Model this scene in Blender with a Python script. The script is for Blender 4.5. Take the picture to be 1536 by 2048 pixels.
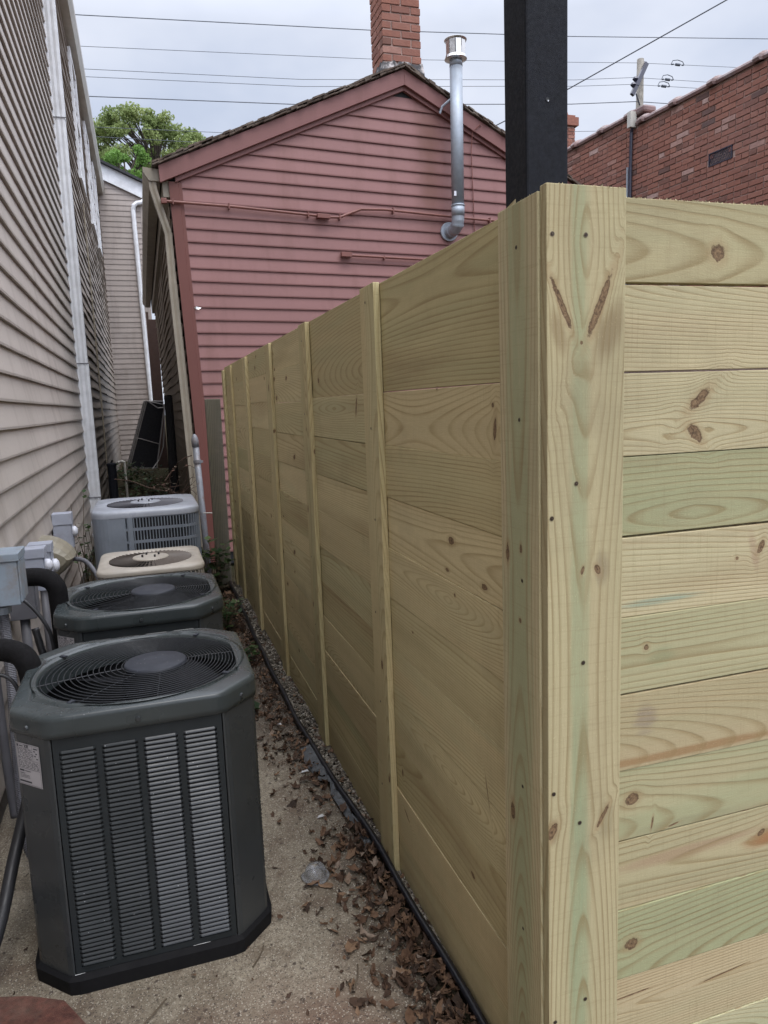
import bpy, math, random
import numpy as np
from mathutils import Vector, Matrix

for o in list(bpy.data.objects): bpy.data.objects.remove(o)
scene = bpy.context.scene
COL = scene.collection
R = math.radians
random.seed(7)

# ------------------------------------------------------------------ camera
cam_d = bpy.data.cameras.new('camera'); cam = bpy.data.objects.new('camera', cam_d); COL.objects.link(cam)
cam_d.sensor_fit = 'HORIZONTAL'; cam_d.sensor_width = 36.0; cam_d.lens = 36.0*1473/1536
cam_d.clip_start = 0.05; cam_d.clip_end = 2000
rot = Matrix(((0.950, 0.079, -0.301), (-0.309, 0.128, -0.942), (-0.036, 0.989, 0.146)))
q = rot.to_quaternion(); q.normalize()
cam.matrix_world = Matrix.Translation((0, 0, 1.5)) @ q.to_matrix().to_4x4()
scene.camera = cam

# ------------------------------------------------------------------ world, sun, exposure
SUN_EL, SUN_AZ = R(62), R(170)       # azimuth clockwise from +Y : behind the camera
w = bpy.data.worlds.new('World'); scene.world = w; w.use_nodes = True
nt = w.node_tree; nt.nodes.clear()
def wn(t, **k):
    n = nt.nodes.new(t)
    for a, b in k.items(): setattr(n, a, b)
    return n
out = wn('ShaderNodeOutputWorld'); bg = wn('ShaderNodeBackground'); bg.inputs[1].default_value = 0.1
sky = wn('ShaderNodeTexSky', sky_type='NISHITA', sun_disc=False)
sky.sun_elevation = SUN_EL; sky.sun_rotation = SUN_AZ; sky.air_density = 1.0; sky.dust_density = 2.0
tc = wn('ShaderNodeTexCoord'); sep = wn('ShaderNodeSeparateXYZ'); nt.links.new(tc.outputs['Generated'], sep.inputs[0])
mz = wn('ShaderNodeMath', operation='ADD'); nt.links.new(sep.outputs[2], mz.inputs[0]); mz.inputs[1].default_value = 0.25
mzz = wn('ShaderNodeMath', operation='MAXIMUM'); nt.links.new(mz.outputs[0], mzz.inputs[0]); mzz.inputs[1].default_value = 0.05
dv = wn('ShaderNodeVectorMath', operation='DIVIDE'); cmb = wn('ShaderNodeCombineXYZ')
nt.links.new(mzz.outputs[0], cmb.inputs[0]); nt.links.new(mzz.outputs[0], cmb.inputs[1]); cmb.inputs[2].default_value = 1
nt.links.new(tc.outputs['Generated'], dv.inputs[0]); nt.links.new(cmb.outputs[0], dv.inputs[1])
nz = wn('ShaderNodeTexNoise'); nz.inputs['Scale'].default_value = 1.3; nz.inputs['Detail'].default_value = 5; nz.inputs['Roughness'].default_value = 0.55
nt.links.new(dv.outputs[0], nz.inputs['Vector'])
cr = wn('ShaderNodeValToRGB'); cr.color_ramp.elements[0].position = 0.36; cr.color_ramp.elements[0].color = (4.9, 5.45, 6.7, 1)
cr.color_ramp.elements[1].position = 0.62; cr.color_ramp.elements[1].color = (6.9, 7.25, 8.2, 1)
nt.links.new(nz.outputs[0], cr.inputs[0])
# overcast sky: the zenith and the cloud in front of the sun are brighter than the horizon
lum = wn('ShaderNodeMapRange'); lum.inputs['From Min'].default_value = 0.42; lum.inputs['From Max'].default_value = 0.95
lum.inputs['To Min'].default_value = 1.0; lum.inputs['To Max'].default_value = 3.9
nt.links.new(sep.outputs[2], lum.inputs['Value'])
sd = Vector((math.sin(SUN_AZ)*math.cos(SUN_EL), math.cos(SUN_AZ)*math.cos(SUN_EL), math.sin(SUN_EL)))
dot = wn('ShaderNodeVectorMath', operation='DOT_PRODUCT'); nt.links.new(tc.outputs['Generated'], dot.inputs[0]); dot.inputs[1].default_value = sd
lob = wn('ShaderNodeMapRange'); lob.inputs['From Min'].default_value = 0.1; lob.inputs['From Max'].default_value = 1.0
lob.inputs['To Min'].default_value = 0.0; lob.inputs['To Max'].default_value = 1.6; nt.links.new(dot.outputs['Value'], lob.inputs['Value'])
add = wn('ShaderNodeMath', operation='ADD'); nt.links.new(lum.outputs[0], add.inputs[0]); nt.links.new(lob.outputs[0], add.inputs[1])
vm = wn('ShaderNodeVectorMath', operation='SCALE'); nt.links.new(cr.outputs[0], vm.inputs[0]); nt.links.new(add.outputs[0], vm.inputs['Scale'])
tm = wn('ShaderNodeMapRange'); tm.inputs['From Min'].default_value = 0.45; tm.inputs['From Max'].default_value = 0.8; nt.links.new(sep.outputs[2], tm.inputs['Value'])
tw_ = wn('ShaderNodeMixRGB'); tw_.inputs[1].default_value = (1, 1, 1, 1); tw_.inputs[2].default_value = (1.035, 1.0, 0.95, 1); nt.links.new(tm.outputs[0], tw_.inputs[0])   # whiter cloud overhead
tv = wn('ShaderNodeVectorMath', operation='MULTIPLY'); nt.links.new(vm.outputs[0], tv.inputs[0]); nt.links.new(tw_.outputs[0], tv.inputs[1]); vm = tv
mx = wn('ShaderNodeMixRGB'); mx.inputs[0].default_value = 0.88
nt.links.new(sky.outputs[0], mx.inputs[1]); nt.links.new(vm.outputs[0], mx.inputs[2])
nt.links.new(mx.outputs[0], bg.inputs[0]); nt.links.new(bg.outputs[0], out.inputs[0])

sun_d = bpy.data.lights.new('sun', 'SUN'); sun = bpy.data.objects.new('sun', sun_d); COL.objects.link(sun)
sun_d.energy = 0.9; sun_d.angle = R(25); sun_d.color = (1.0, 0.95, 0.88)
sun.rotation_euler = (-sd).to_track_quat('-Z', 'Y').to_euler()
scene.view_settings.view_transform = 'Standard'; scene.view_settings.look = 'None'
scene.view_settings.exposure = 0.36; scene.view_settings.gamma = 1.0

# ------------------------------------------------------------------ node helpers
class NT:
    def __init__(s, name):
        s.m = bpy.data.materials.new(name); s.m.use_nodes = True; s.t = s.m.node_tree; s.t.nodes.clear()
        s.out = s.t.nodes.new('ShaderNodeOutputMaterial'); s.b = s.t.nodes.new('ShaderNodeBsdfPrincipled')
        s.t.links.new(s.b.outputs[0], s.out.inputs[0])
    def put(s, sock, v):
        if v is None: return
        if hasattr(v, 'is_output') or isinstance(v, bpy.types.NodeSocket): s.t.links.new(v, sock)
        else:
            if isinstance(v, (tuple, list)) and len(v) == 3 and sock.type == 'RGBA': v = tuple(v)+(1,)
            sock.default_value = v
    def math(s, op, a, b=None, c=None, clamp=False):
        n = s.t.nodes.new('ShaderNodeMath'); n.operation = op; n.use_clamp = clamp
        for i, v in enumerate((a, b, c)):
            if v is not None: s.put(n.inputs[i], v)
        return n.outputs[0]
    def vec(s, op, a, b=None, scale=None):
        n = s.t.nodes.new('ShaderNodeVectorMath'); n.operation = op; s.put(n.inputs[0], a)
        if b is not None: s.put(n.inputs[1], b)
        if scale is not None: s.put(n.inputs['Scale'], scale)
        return n.outputs['Value'] if op in ('LENGTH', 'DOT_PRODUCT', 'DISTANCE') else n.outputs[0]
    def comb(s, x, y, z=0.0):
        n = s.t.nodes.new('ShaderNodeCombineXYZ')
        for i, v in enumerate((x, y, z)): s.put(n.inputs[i], v)
        return n.outputs[0]
    def sep(s, v):
        n = s.t.nodes.new('ShaderNodeSeparateXYZ'); s.put(n.inputs[0], v); return n.outputs
    def noise(s, v, sc=1.0, det=2.0, rough=0.5, color=False, dist=0.0):
        n = s.t.nodes.new('ShaderNodeTexNoise'); s.put(n.inputs['Vector'], v); n.inputs['Scale'].default_value = sc
        n.inputs['Detail'].default_value = det; n.inputs['Roughness'].default_value = rough; n.inputs['Distortion'].default_value = dist
        return n.outputs[1 if color else 0]
    def mix(s, f, a, b, mode='MIX'):
        n = s.t.nodes.new('ShaderNodeMixRGB'); n.blend_type = mode
        s.put(n.inputs[0], f); s.put(n.inputs[1], a); s.put(n.inputs[2], b); return n.outputs[0]
    def rng(s, v, a, b, c=0.0, d=1.0, smooth=False):
        n = s.t.nodes.new('ShaderNodeMapRange')
        if smooth: n.interpolation_type = 'SMOOTHSTEP'
        s.put(n.inputs[0], v); s.put(n.inputs[1], a); s.put(n.inputs[2], b); s.put(n.inputs[3], c); s.put(n.inputs[4], d); return n.outputs[0]
    def ramp(s, v, els, interp='LINEAR'):
        n = s.t.nodes.new('ShaderNodeValToRGB'); n.color_ramp.interpolation = interp; s.put(n.inputs[0], v)
        e = n.color_ramp.elements
        while len(e) < len(els): e.new(0.5)
        for i, (p, c) in enumerate(els): e[i].position = p; e[i].color = (*c, 1)
        return n.outputs[0]
    def attr(s, name, out='Fac'):
        n = s.t.nodes.new('ShaderNodeAttribute'); n.attribute_name = name; return n.outputs[out]
    def coord(s, k='Object'):
        return s.t.nodes.new('ShaderNodeTexCoord').outputs[k]
    def pos(s): return s.t.nodes.new('ShaderNodeNewGeometry').outputs['Position']
    def bump(s, h, strength=0.5, dist=0.01):
        n = s.t.nodes.new('ShaderNodeBump'); n.inputs['Strength'].default_value = strength; n.inputs['Distance'].default_value = dist
        s.put(n.inputs['Height'], h); s.t.links.new(n.outputs[0], s.b.inputs['Normal']); return n
    def set(s, color=None, rough=None, metal=None, spec=None):
        if color is not None: s.put(s.b.inputs['Base Color'], color)
        if rough is not None: s.put(s.b.inputs['Roughness'], rough)
        if metal is not None: s.put(s.b.inputs['Metallic'], metal)
        if spec is not None: s.put(s.b.inputs['Specular IOR Level'], spec)
        return s

# ------------------------------------------------------------------ materials
def plain(name, c, rough=0.6, metal=0.0, var=0.12, sc=8.0, bump=0.0, spec=0.5, dirt=None, dirt_sc=2.0, dirt_amt=0.4):
    s = NT(name); p = s.coord('Object')
    n1 = s.noise(p, sc, 4, 0.6)
    col = s.mix(s.rng(n1, 0.3, 0.7), tuple(x*(1-var) for x in c), tuple(min(1, x*(1+var)) for x in c))
    if dirt:
        n2 = s.noise(p, dirt_sc, 6, 0.65)
        col = s.mix(s.rng(n2, 0.48, 0.72, 0, dirt_amt), col, dirt)
    s.set(col, s.rng(s.noise(p, sc*3, 3), 0.3, 0.7, max(0.05, rough-0.08), min(1, rough+0.08)), metal, spec)
    if bump: s.bump(s.noise(p, sc*12, 4), bump, 0.004)
    return s.m

def knot_list(): return []
def wood(name, base=(0.52, 0.445, 0.27), late=(0.28, 0.20, 0.09), green=(0.345, 0.405, 0.235), gamt=0.6, knots=(), rnd_knots=True, brown=0.3, streaks=()):
    s = NT(name)
    uvn = s.t.nodes.new('ShaderNodeUVMap'); uvn.uv_map = 'UVMap'; uv = uvn.outputs[0]
    pid = s.attr('rnd')
    x, y, _ = s.sep(uv)
    po = s.math('MULTIPLY', pid, 91.7)
    r2 = s.math('FRACT', s.math('MULTIPLY', pid, 17.31)); r3 = s.math('FRACT', s.math('MULTIPLY', pid, 53.77)); r4 = s.math('FRACT', s.math('MULTIPLY', pid, 7.13))
    un = s.math('ADD', x, po)
    # knots : nearest-knot fields
    yy = y; rmin = None; halo = None
    def add_knot(dx, dy, r, reach=2.6, amt=0.75):
        nonlocal yy, rmin
        g = s.math('POWER', 2.718, s.math('MULTIPLY', s.math('MULTIPLY', r, r), -1.0/(reach*reach)))
        yy = s.math('SUBTRACT', yy, s.math('MULTIPLY', s.math('MULTIPLY', dy, amt), g))
        rmin = r if rmin is None else s.math('MINIMUM', rmin, r)
    for (ku, kv, a, b, ang) in knots:
        d = s.vec('SUBTRACT', uv, (ku, kv, 0))
        n = s.t.nodes.new('ShaderNodeVectorRotate'); n.rotation_type = 'Z_AXIS'; s.put(n.inputs['Vector'], d); n.inputs['Angle'].default_value = -ang
        dn = s.noise(s.vec('SCALE', uv, scale=38.0), 1.0, 5, 0.75)
        r = s.math('ADD', s.vec('LENGTH', s.vec('MULTIPLY', n.outputs[0], (1/a, 1/b, 0))), s.math('MULTIPLY', s.math('SUBTRACT', dn, 0.5), 1.9))
        _, dy, _z = s.sep(d)
        add_knot(None, dy, r)
    if rnd_knots:
        v = s.t.nodes.new('ShaderNodeTexVoronoi'); v.voronoi_dimensions = '2D'; v.inputs['Scale'].default_value = 1.0
        sv = s.comb(s.math('DIVIDE', un, 0.33), s.math('ADD', s.math('DIVIDE', y, 0.12), s.math('MULTIPLY', r2, 50.0)))
        s.put(v.inputs['Vector'], sv)
        d = s.vec('SUBTRACT', sv, v.outputs['Position']); dx, dy, _z = s.sep(d)
        cx, cy, cz = s.sep(v.outputs['Color'])
        size = s.rng(cy, 0, 1, 0.004, 0.011)
        dxm = s.math('DIVIDE', s.math('MULTIPLY', dx, 0.33), s.rng(cz, 0, 1, 1.0, 2.2)); dym = s.math('MULTIPLY', dy, 0.12)
        dym2 = s.math('ADD', dym, s.math('MULTIPLY', dxm, s.rng(cz, 0, 1, -0.6, 0.6)))
        r = s.math('DIVIDE', s.vec('LENGTH', s.comb(dxm, dym2)), size)
        r = s.math('ADD', r, s.math('MULTIPLY', s.math('LESS_THAN', cx, 0.62), 60.0))
        add_knot(None, dym, r)
    # rings
    nA = s.noise(s.comb(s.math('MULTIPLY', un, 0.7), s.math('MULTIPLY', yy, 4.0), po), 1.0, 2, 0.45)
    nB = s.noise(s.comb(s.math('MULTIPLY', un, 0.42), po, 3.0), 1.0, 0, 0.4)
    vc = s.math('MULTIPLY', s.math('SUBTRACT', r3, 0.5), 0.24)
    # plank centre removed by caller's uv (v is metres); wrap so centre offset varies
    yc = s.math('SUBTRACT', s.math('SUBTRACT', yy, s.attr('vmid')), vc)
    h = s.math('ADD', 0.012, s.math('MULTIPLY', s.math('ABSOLUTE', s.math('SUBTRACT', nB, 0.5)), 0.5))
    dist = s.math('SQRT', s.math('ADD', s.math('MULTIPLY', yc, yc), s.math('MULTIPLY', h, h)))
    dist = s.math('ADD', dist, s.math('MULTIPLY', s.math('SUBTRACT', nA, 0.5), 0.035))
    freq = s.rng(r2, 0, 1, 90.0, 170.0)
    ph = s.math('FRACT', s.math('MULTIPLY', dist, freq))
    ring = s.rng(ph, 0.35, 0.86, 0, 1, True); ring = s.math('MULTIPLY', ring, s.rng(ph, 0.88, 1.0, 1, 0)); ring = s.math('POWER', ring, 1.8)
    rs = s.noise(s.comb(s.math('MULTIPLY', un, 2.0), s.math('MULTIPLY', yy, 30.0), po), 1.0, 3, 0.6)
    ring = s.math('MULTIPLY', ring, s.rng(rs, 0.25, 0.7, 0.25, 1.0))
    # wide tonal bands
    band = s.noise(s.comb(s.math('MULTIPLY', un, 0.8), s.math('MULTIPLY', yy, 14.0), s.math('ADD', po, 11.0)), 1.0, 4, 0.55)
    col = s.mix(s.rng(band, 0.3, 0.7), tuple(c*0.90 for c in base), tuple(c*1.1 for c in base))
    gfac = s.math('MULTIPLY', s.rng(s.noise(s.comb(s.math('MULTIPLY', un, 1.3), s.math('MULTIPLY', yy, 11.0), s.math('ADD', po, 31.0)), 1.0, 3, 0.5), 0.40, 0.66, 0, 1, True), s.math('MULTIPLY', s.rng(r4, 0.1, 1.0, 0.15, 1.0), gamt))
    col = s.mix(gfac, col, green)
    bfac = s.math('MULTIPLY', s.rng(s.noise(s.comb(s.math('MULTIPLY', un, 0.9), s.math('MULTIPLY', yy, 9.0), s.math('ADD', po, 57.0)), 1.0, 4, 0.6), 0.46, 0.75), s.math('MULTIPLY', s.rng(r3, 0.35, 1.0, 0.1, 1.0), brown*2))
    col = s.mix(bfac, col, (0.30, 0.20, 0.105))
    tn = s.attr('tint')
    col = s.mix(s.math('MULTIPLY', tn, 0.55, clamp=True), col, green)
    col = s.mix(s.math('MULTIPLY', s.math('MULTIPLY', tn, -0.62, clamp=True), s.rng(band, 0.25, 0.6, 0.6, 1.0)), col, (0.37, 0.27, 0.15))
    for (ku, kv, a, b, ang, sc, am) in streaks:
        d = s.vec('SUBTRACT', uv, (ku, kv, 0))
        n = s.t.nodes.new('ShaderNodeVectorRotate'); n.rotation_type = 'Z_AXIS'; s.put(n.inputs['Vector'], d); n.inputs['Angle'].default_value = -ang
        dn = s.noise(s.comb(s.math('MULTIPLY', x, 4.0), s.math('MULTIPLY', yy, 70.0), 0.0), 1.0, 4, 0.6)
        r = s.math('ADD', s.vec('LENGTH', s.vec('MULTIPLY', n.outputs[0], (1/a, 1/b, 0))), s.math('MULTIPLY', s.math('SUBTRACT', dn, 0.5), 1.3))
        col = s.mix(s.rng(r, 0.35, 1.15, am, 0, True), col, sc)
    col = s.mix(s.math('MULTIPLY', ring, 0.72), col, late)
    # overall plank brightness
    col = s.mix(1.0, col, s.comb(s.rng(r2, 0, 1, 0.84, 1.10), s.rng(r2, 0, 1, 0.84, 1.09), s.rng(r2, 0, 1, 0.80, 1.12)), 'MULTIPLY')
    # fibre and saw marks
    fib = s.noise(s.comb(s.math('MULTIPLY', un, 22.0), s.math('MULTIPLY', yy, 700.0), po), 1.0, 2, 0.7)
    saw = s.noise(s.comb(s.math('MULTIPLY', un, 260.0), s.math('MULTIPLY', yy, 9.0), po), 1.0, 2, 0.6)
    spk = s.noise(s.comb(s.math('MULTIPLY', un, 240.0), s.math('MULTIPLY', yy, 420.0), po), 1.0, 2, 0.7)
    col = s.mix(s.rng(fib, 0.42, 0.72, 0, 0.24), col, late)
    col = s.mix(s.rng(saw, 0.55, 0.8, 0, 0.22), col, tuple(c*0.75 for c in late))
    col = s.mix(s.rng(spk, 0.63, 0.78, 0, 0.45), col, tuple(c*1.45 for c in base))
    dirt = s.noise(s.pos(), 2.3, 5, 0.65)
    col = s.mix(s.rng(dirt, 0.55, 0.8, 0, 0.35), col, (0.20, 0.16, 0.10))
    if rmin is not None:
        col = s.mix(s.rng(rmin, 1.0, 2.6, 0.40, 0.0, True), col, (0.33, 0.215, 0.105))
        krng = s.math('FRACT', s.math('MULTIPLY', rmin, 2.7)); kn = s.noise(s.vec('SCALE', uv, scale=140.0), 1.0, 4, 0.7)
        kc = s.mix(s.rng(krng, 0.2, 0.9), (0.27, 0.175, 0.095), (0.16, 0.095, 0.05))
        kc = s.mix(s.rng(kn, 0.48, 0.62), kc, (0.075, 0.042, 0.026))
        kc = s.mix(s.rng(rmin, 0.72, 0.95), kc, (0.075, 0.038, 0.022))
        kc = s.mix(s.rng(rmin, 0.0, 0.28, 0.8, 0), kc, (0.05, 0.028, 0.018))
        col = s.mix(s.rng(rmin, 0.92, 1.18, 0.92, 0), col, kc)
    s.set(col, 0.78, 0, 0.25)
    hgt = s.math('ADD', s.math('MULTIPLY', fib, 0.5), s.math('ADD', s.math('MULTIPLY', ring, -0.6), s.math('MULTIPLY', spk, 0.5)))
    if rmin is not None: hgt = s.math('ADD', hgt, s.rng(rmin, 0.8, 1.3, -0.8, 0))
    s.bump(hgt, 0.45, 0.0016)
    return s.m

M = {}
M['wood'] = wood('fence wood')
KF = [(1.032, 1.752, .0125, .014, 0.3), (0.998, 1.486, .027, .009, 0.72), (0.990, 1.423, .020, .0095, -0.75), (0.888, 1.016, .0055, .006, 0), (1.158, 1.188, .006, .0125, -0.45),
      (0.8605, 0.706, .0145, .010, 0.3), (0.864, 0.389, .0145, .011, 0.2), (1.10, 1.17, .003, .003, 0), (0.96, 0.63, .012, .0015, 0.2), (1.19, 0.56, .010, .006, 0.7), (0.86, 0.27, .05, .0015, 0.05), (1.10, 0.25, .05, .0015, 0.1), (0.91, .645, .012, .002, 1.4)]
BR = (0.35, 0.22, 0.12)
KF = [(u*.99, 1.5+(v-1.5)*.99, a, b_, g_) for u, v, a, b_, g_ in KF]
M['wood_front'] = wood('fence front wood', knots=KF, rnd_knots=False, gamt=0.45, brown=0.2,
                       streaks=[(1.20, .557, .075, .022, 0.1, (0.36, 0.15, 0.06), 0.85), (0.98, .572, .22, .018, 0.03, (0.40, 0.27, 0.17), 0.7), (0.98, .795, .35, .012, 0.0, (0.33, 0.20, 0.095), 0.85), (1.13, 1.185, .012, .05, 0.25, (0.34, 0.22, 0.15), .5), (0.90, 1.11, .12, .010, 0.05, (0.30, 0.37, 0.27), .8),
                       (0.88, .88, .03, .04, 0, (0.24, 0.19, 0.16), .55), (0.98, .64, .2, .012, 0, (0.30, 0.30, 0.18), .5), (0.915, 1.0, .04, .02, 0.1, (0.27, 0.33, 0.19), .5)])
KC = [(1.652, .684, .040, .0048, 2.70), (1.652, .7575, .052, .0064, 0.42), (1.192, .726, .008, .003, 0.3), (1.190, .757, .008, .0045, -0.5), (0.700, .663, .016, .0075, 0.5), (0.708, .7715, .022, .004, 0.55), (1.59, .722, .003, .0025, 0)]
GN = (0.30, 0.375, 0.225)
M['wood_corner'] = wood('fence corner wood', knots=KC, rnd_knots=False, gamt=0.25, brown=0.05,
                        streaks=[(1.2, .719, 1.4, .022, 0.0, GN, 0.5), (0.45, .722, .55, .028, 0.0, GN, 0.5), (1.61, .778, .06, .026, 0.3, (0.27, 0.20, 0.11), .75), (1.61, .676, .05, .018, -0.3, (0.30, 0.22, 0.12), .65), (1.19, .765, .04, .02, 0, (0.24, 0.19, 0.13), .55), (0.70, .78, .05, .02, 0, (0.28, 0.24, 0.14), .5), (0.70, .668, .03, .012, 0, (0.26, 0.19, 0.11), .6)])
KS = [(1.206, 1.2575, .016, .006, 0), (1.222, 1.205, .008, .004, 0), (0.676, 1.2487, .018, .008, 0), (0.75, 1.113, .03, .004, 0.2), (1.6, 1.13, .03, .004, 0), (1.083, 1.21, .004, .004, 0)]
M['wood_side'] = wood('fence side wood', knots=KS, rnd_knots=False, gamt=0.3, brown=0.1, streaks=[(1.0, 1.213, 1.6, .06, 0.0, (0.325, 0.36, 0.205), 0.75)])
KB = [(1.6327, 1.162, .014, .008, 0), (1.4514, 1.088, .012, .006, 0), (1.6155, 1.03, .004, .004, 0), (1.9323, .843, .005, .003, 0), (1.5446, .331, .010, .005, 0.3), (2.067, .346, .005, .010, 0), (1.396, 1.488, .005, .004, 0), (1.387, 1.44, .006, .02, 0.1), (2.03, .22, .02, .003, 0.5), (1.665, 1.083, .010, .004, 0), (2.424, 1.49, .005, .024, 0.3), (2.98, 1.60, .01, .01, 0), (1.70, 1.53, .004, .003, 0), (1.45, .60, .03, .0015, 1.3)]
KB = [(u*.97, 1.5+(v-1.5)*.97, a, b_, g_) for u, v, a, b_, g_ in KB]
M['wood_bay'] = wood('fence bay wood', knots=KB, rnd_knots=False, gamt=0.35, base=(0.60, 0.51, 0.285), late=(0.33, 0.24, 0.11), green=(0.42, 0.46, 0.265), brown=0.35)
M['wood_b'] = wood('fence far bay wood', gamt=0.3, base=(0.60, 0.51, 0.285), late=(0.33, 0.24, 0.11), green=(0.42, 0.46, 0.265), brown=0.35)
M['oldwood'] = wood('weathered wood', base=(0.15, 0.135, 0.105), late=(0.07, 0.062, 0.05), green=(0.09, 0.11, 0.06), gamt=0.8, brown=0.15)

def siding_mat(name, c, dirt, stain=None, far=None, low=None):
    s = NT(name); p = s.pos(); x, y, z = s.sep(p)
    n1 = s.noise(p, 0.7, 4, 0.55); emb = s.noise(s.vec('MULTIPLY', p, (6, 6, 90)), 1.0, 3, 0.6, dist=1.0)
    col = s.mix(s.rng(n1, 0.3, 0.7), tuple(v*0.93 for v in c), tuple(v*1.06 for v in c))
    st = s.noise(s.vec('MULTIPLY', p, (5, 5, 0.9)), 1.0, 5, 0.6)
    col = s.mix(s.rng(st, 0.5, 0.78, 0, 0.45), col, dirt)
    if far is not None:      # browner, dirtier siding past this y, deep passage shade painted in, stronger low down
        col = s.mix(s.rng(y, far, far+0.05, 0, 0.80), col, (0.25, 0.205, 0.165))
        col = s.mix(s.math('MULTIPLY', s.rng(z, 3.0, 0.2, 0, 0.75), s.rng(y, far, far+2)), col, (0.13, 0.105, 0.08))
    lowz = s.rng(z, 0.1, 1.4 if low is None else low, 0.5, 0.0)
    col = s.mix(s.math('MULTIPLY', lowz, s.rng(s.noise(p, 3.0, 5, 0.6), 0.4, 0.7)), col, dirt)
    fac = s.noise(s.vec('MULTIPLY', p, (40, 40, 60)), 1.0, 3, 0.6)
    col = s.mix(s.rng(fac, 0.55, 0.8, 0, 0.15), col, dirt)
    r = s.attr('rnd'); col = s.mix(1.0, col, s.comb(s.rng(r, 0, 1, .95, 1.04), s.rng(r, 0, 1, .95, 1.04), s.rng(r, 0, 1, .95, 1.04)), 'MULTIPLY')
    if stain:
        dx = s.math('ABSOLUTE', s.math('SUBTRACT', x, stain[0])); dx = s.math('ADD', dx, s.math('MULTIPLY', s.math('SUBTRACT', s.noise(p, 3.5, 3), 0.5), 0.25))
        mk = s.math('MULTIPLY', s.rng(dx, 0.0, stain[1], 0.75, 0, True), s.math('MULTIPLY', s.rng(z, stain[2], stain[2]+0.5), s.rng(z, stain[3]-0.5, stain[3], 1, 0)))
        col = s.mix(mk, col, dirt)
    s.set(col, 0.55, 0, 0.35)
    s.bump(emb, 0.25, 0.0015)
    return s.m
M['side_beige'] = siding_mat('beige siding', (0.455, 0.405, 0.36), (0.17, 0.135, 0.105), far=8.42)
M['side_back'] = siding_mat('pale siding', (0.36, 0.31, 0.28), (0.13, 0.11, 0.09), low=5.5)  # darker toward the bottom, over most of the wall height
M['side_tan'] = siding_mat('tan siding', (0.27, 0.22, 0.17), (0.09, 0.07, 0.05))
M['side_red'] = siding_mat('red painted siding', (0.25, 0.123, 0.115), (0.14, 0.058, 0.042), stain=(2.98, 0.22, 3.1, 4.7))
M['trim_red'] = siding_mat('red painted trim', (0.215, 0.098, 0.09), (0.12, 0.05, 0.04))
M['trim_corner'] = siding_mat('brick red corner trim', (0.15, 0.055, 0.044), (0.12, 0.05, 0.04))
M['pipe_red'] = plain('red painted pipe', (0.19, 0.07, 0.055), 0.5)
M['white'] = plain('white painted metal', (0.70, 0.71, 0.73), 0.4, dirt=(0.4, 0.38, 0.36), dirt_sc=3, dirt_amt=0.3)
M['gutter_white'] = plain('cream gutter metal', (0.50, 0.48, 0.43), 0.45, dirt=(0.3, 0.27, 0.22), dirt_sc=2, dirt_amt=0.6)
M['tan_metal'] = plain('tan painted metal', (0.27, 0.235, 0.18), 0.45, dirt=(0.15, 0.12, 0.08), dirt_sc=3)
M['shingle'] = plain('worn shingles', (0.09, 0.065, 0.05), 0.95, var=0.5, sc=14, bump=0.8, dirt=(0.28, 0.24, 0.2), dirt_sc=9, dirt_amt=0.7)
M['dshingle'] = plain('dark shingles', (0.04, 0.04, 0.045), 0.95, var=0.5, sc=20, bump=0.8)
M['galv'] = plain('galvanised steel', (0.33, 0.37, 0.42), 0.5, 0.35, var=0.1, sc=12, dirt=(0.3, 0.3, 0.3), dirt_sc=5)
M['chrome'] = plain('bright sheet steel', (0.62, 0.60, 0.58), 0.22, 0.9, var=0.1, sc=5)
M['black_paint'] = plain('black painted wood', (0.008, 0.009, 0.013), 0.7, var=0.3, sc=30, bump=0.15, spec=0.2)
M['dark_hole'] = plain('dark screw hole', (0.035, 0.022, 0.014), 0.8)
M['screwhead'] = plain('screw head', (0.16, 0.12, 0.08), 0.4, 0.7)
M['dark'] = plain('dark interior', (0.012, 0.013, 0.014), 0.7)
M['rubber'] = plain('black foam insulation', (0.007, 0.0065, 0.007), 0.85, spec=0.2, var=0.3, sc=40, bump=0.5)
M['cable'] = plain('black cable', (0.02, 0.02, 0.022), 0.5)
M['pvc'] = plain('grey conduit', (0.13, 0.13, 0.145), 0.5, var=0.15)
M['boxgrey'] = plain('grey painted box', (0.23, 0.275, 0.32), 0.45, var=0.1, dirt=(0.20, 0.13, 0.08), dirt_sc=9, dirt_amt=0.7)
M['boxlight'] = plain('light grey box', (0.34, 0.36, 0.42), 0.45, dirt=(0.22, 0.2, 0.2), dirt_sc=12, dirt_amt=0.4)
M['boxtan'] = plain('tan plastic cover', (0.235, 0.21, 0.155), 0.5, dirt=(0.16, 0.14, 0.10), dirt_sc=8)
M['knob'] = plain('white plastic', (0.6, 0.61, 0.66), 0.3)
M['paper'] = plain('white label', (0.42, 0.40, 0.41), 0.6, var=0.05)
M['ink'] = plain('printed ink', (0.05, 0.05, 0.06), 0.6)
M['edging'] = plain('black plastic edging', (0.012, 0.012, 0.016), 0.35, var=0.3, sc=20)
M['fabric'] = plain('grey landscape fabric', (0.10, 0.105, 0.11), 0.9, var=0.3, sc=30, bump=0.5)
M['scrap'] = plain('white scrap', (0.6, 0.6, 0.6), 0.6)
M['screenmesh'] = plain('black window screen', (0.008, 0.008, 0.012), 0.8)
M['screenframe'] = plain('pale screen frame', (0.30, 0.28, 0.27), 0.4, 0.3)
M['rust'] = plain('rusty galvanised post', (0.22, 0.23, 0.25), 0.55, 0.3, dirt=(0.16, 0.10, 0.07), dirt_sc=14, dirt_amt=0.8)
M['polewood'] = plain('utility pole wood', (0.22, 0.20, 0.17), 0.9, var=0.3, sc=5)
M['wire'] = plain('overhead wire', (0.07, 0.08, 0.10), 0.6)
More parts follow.
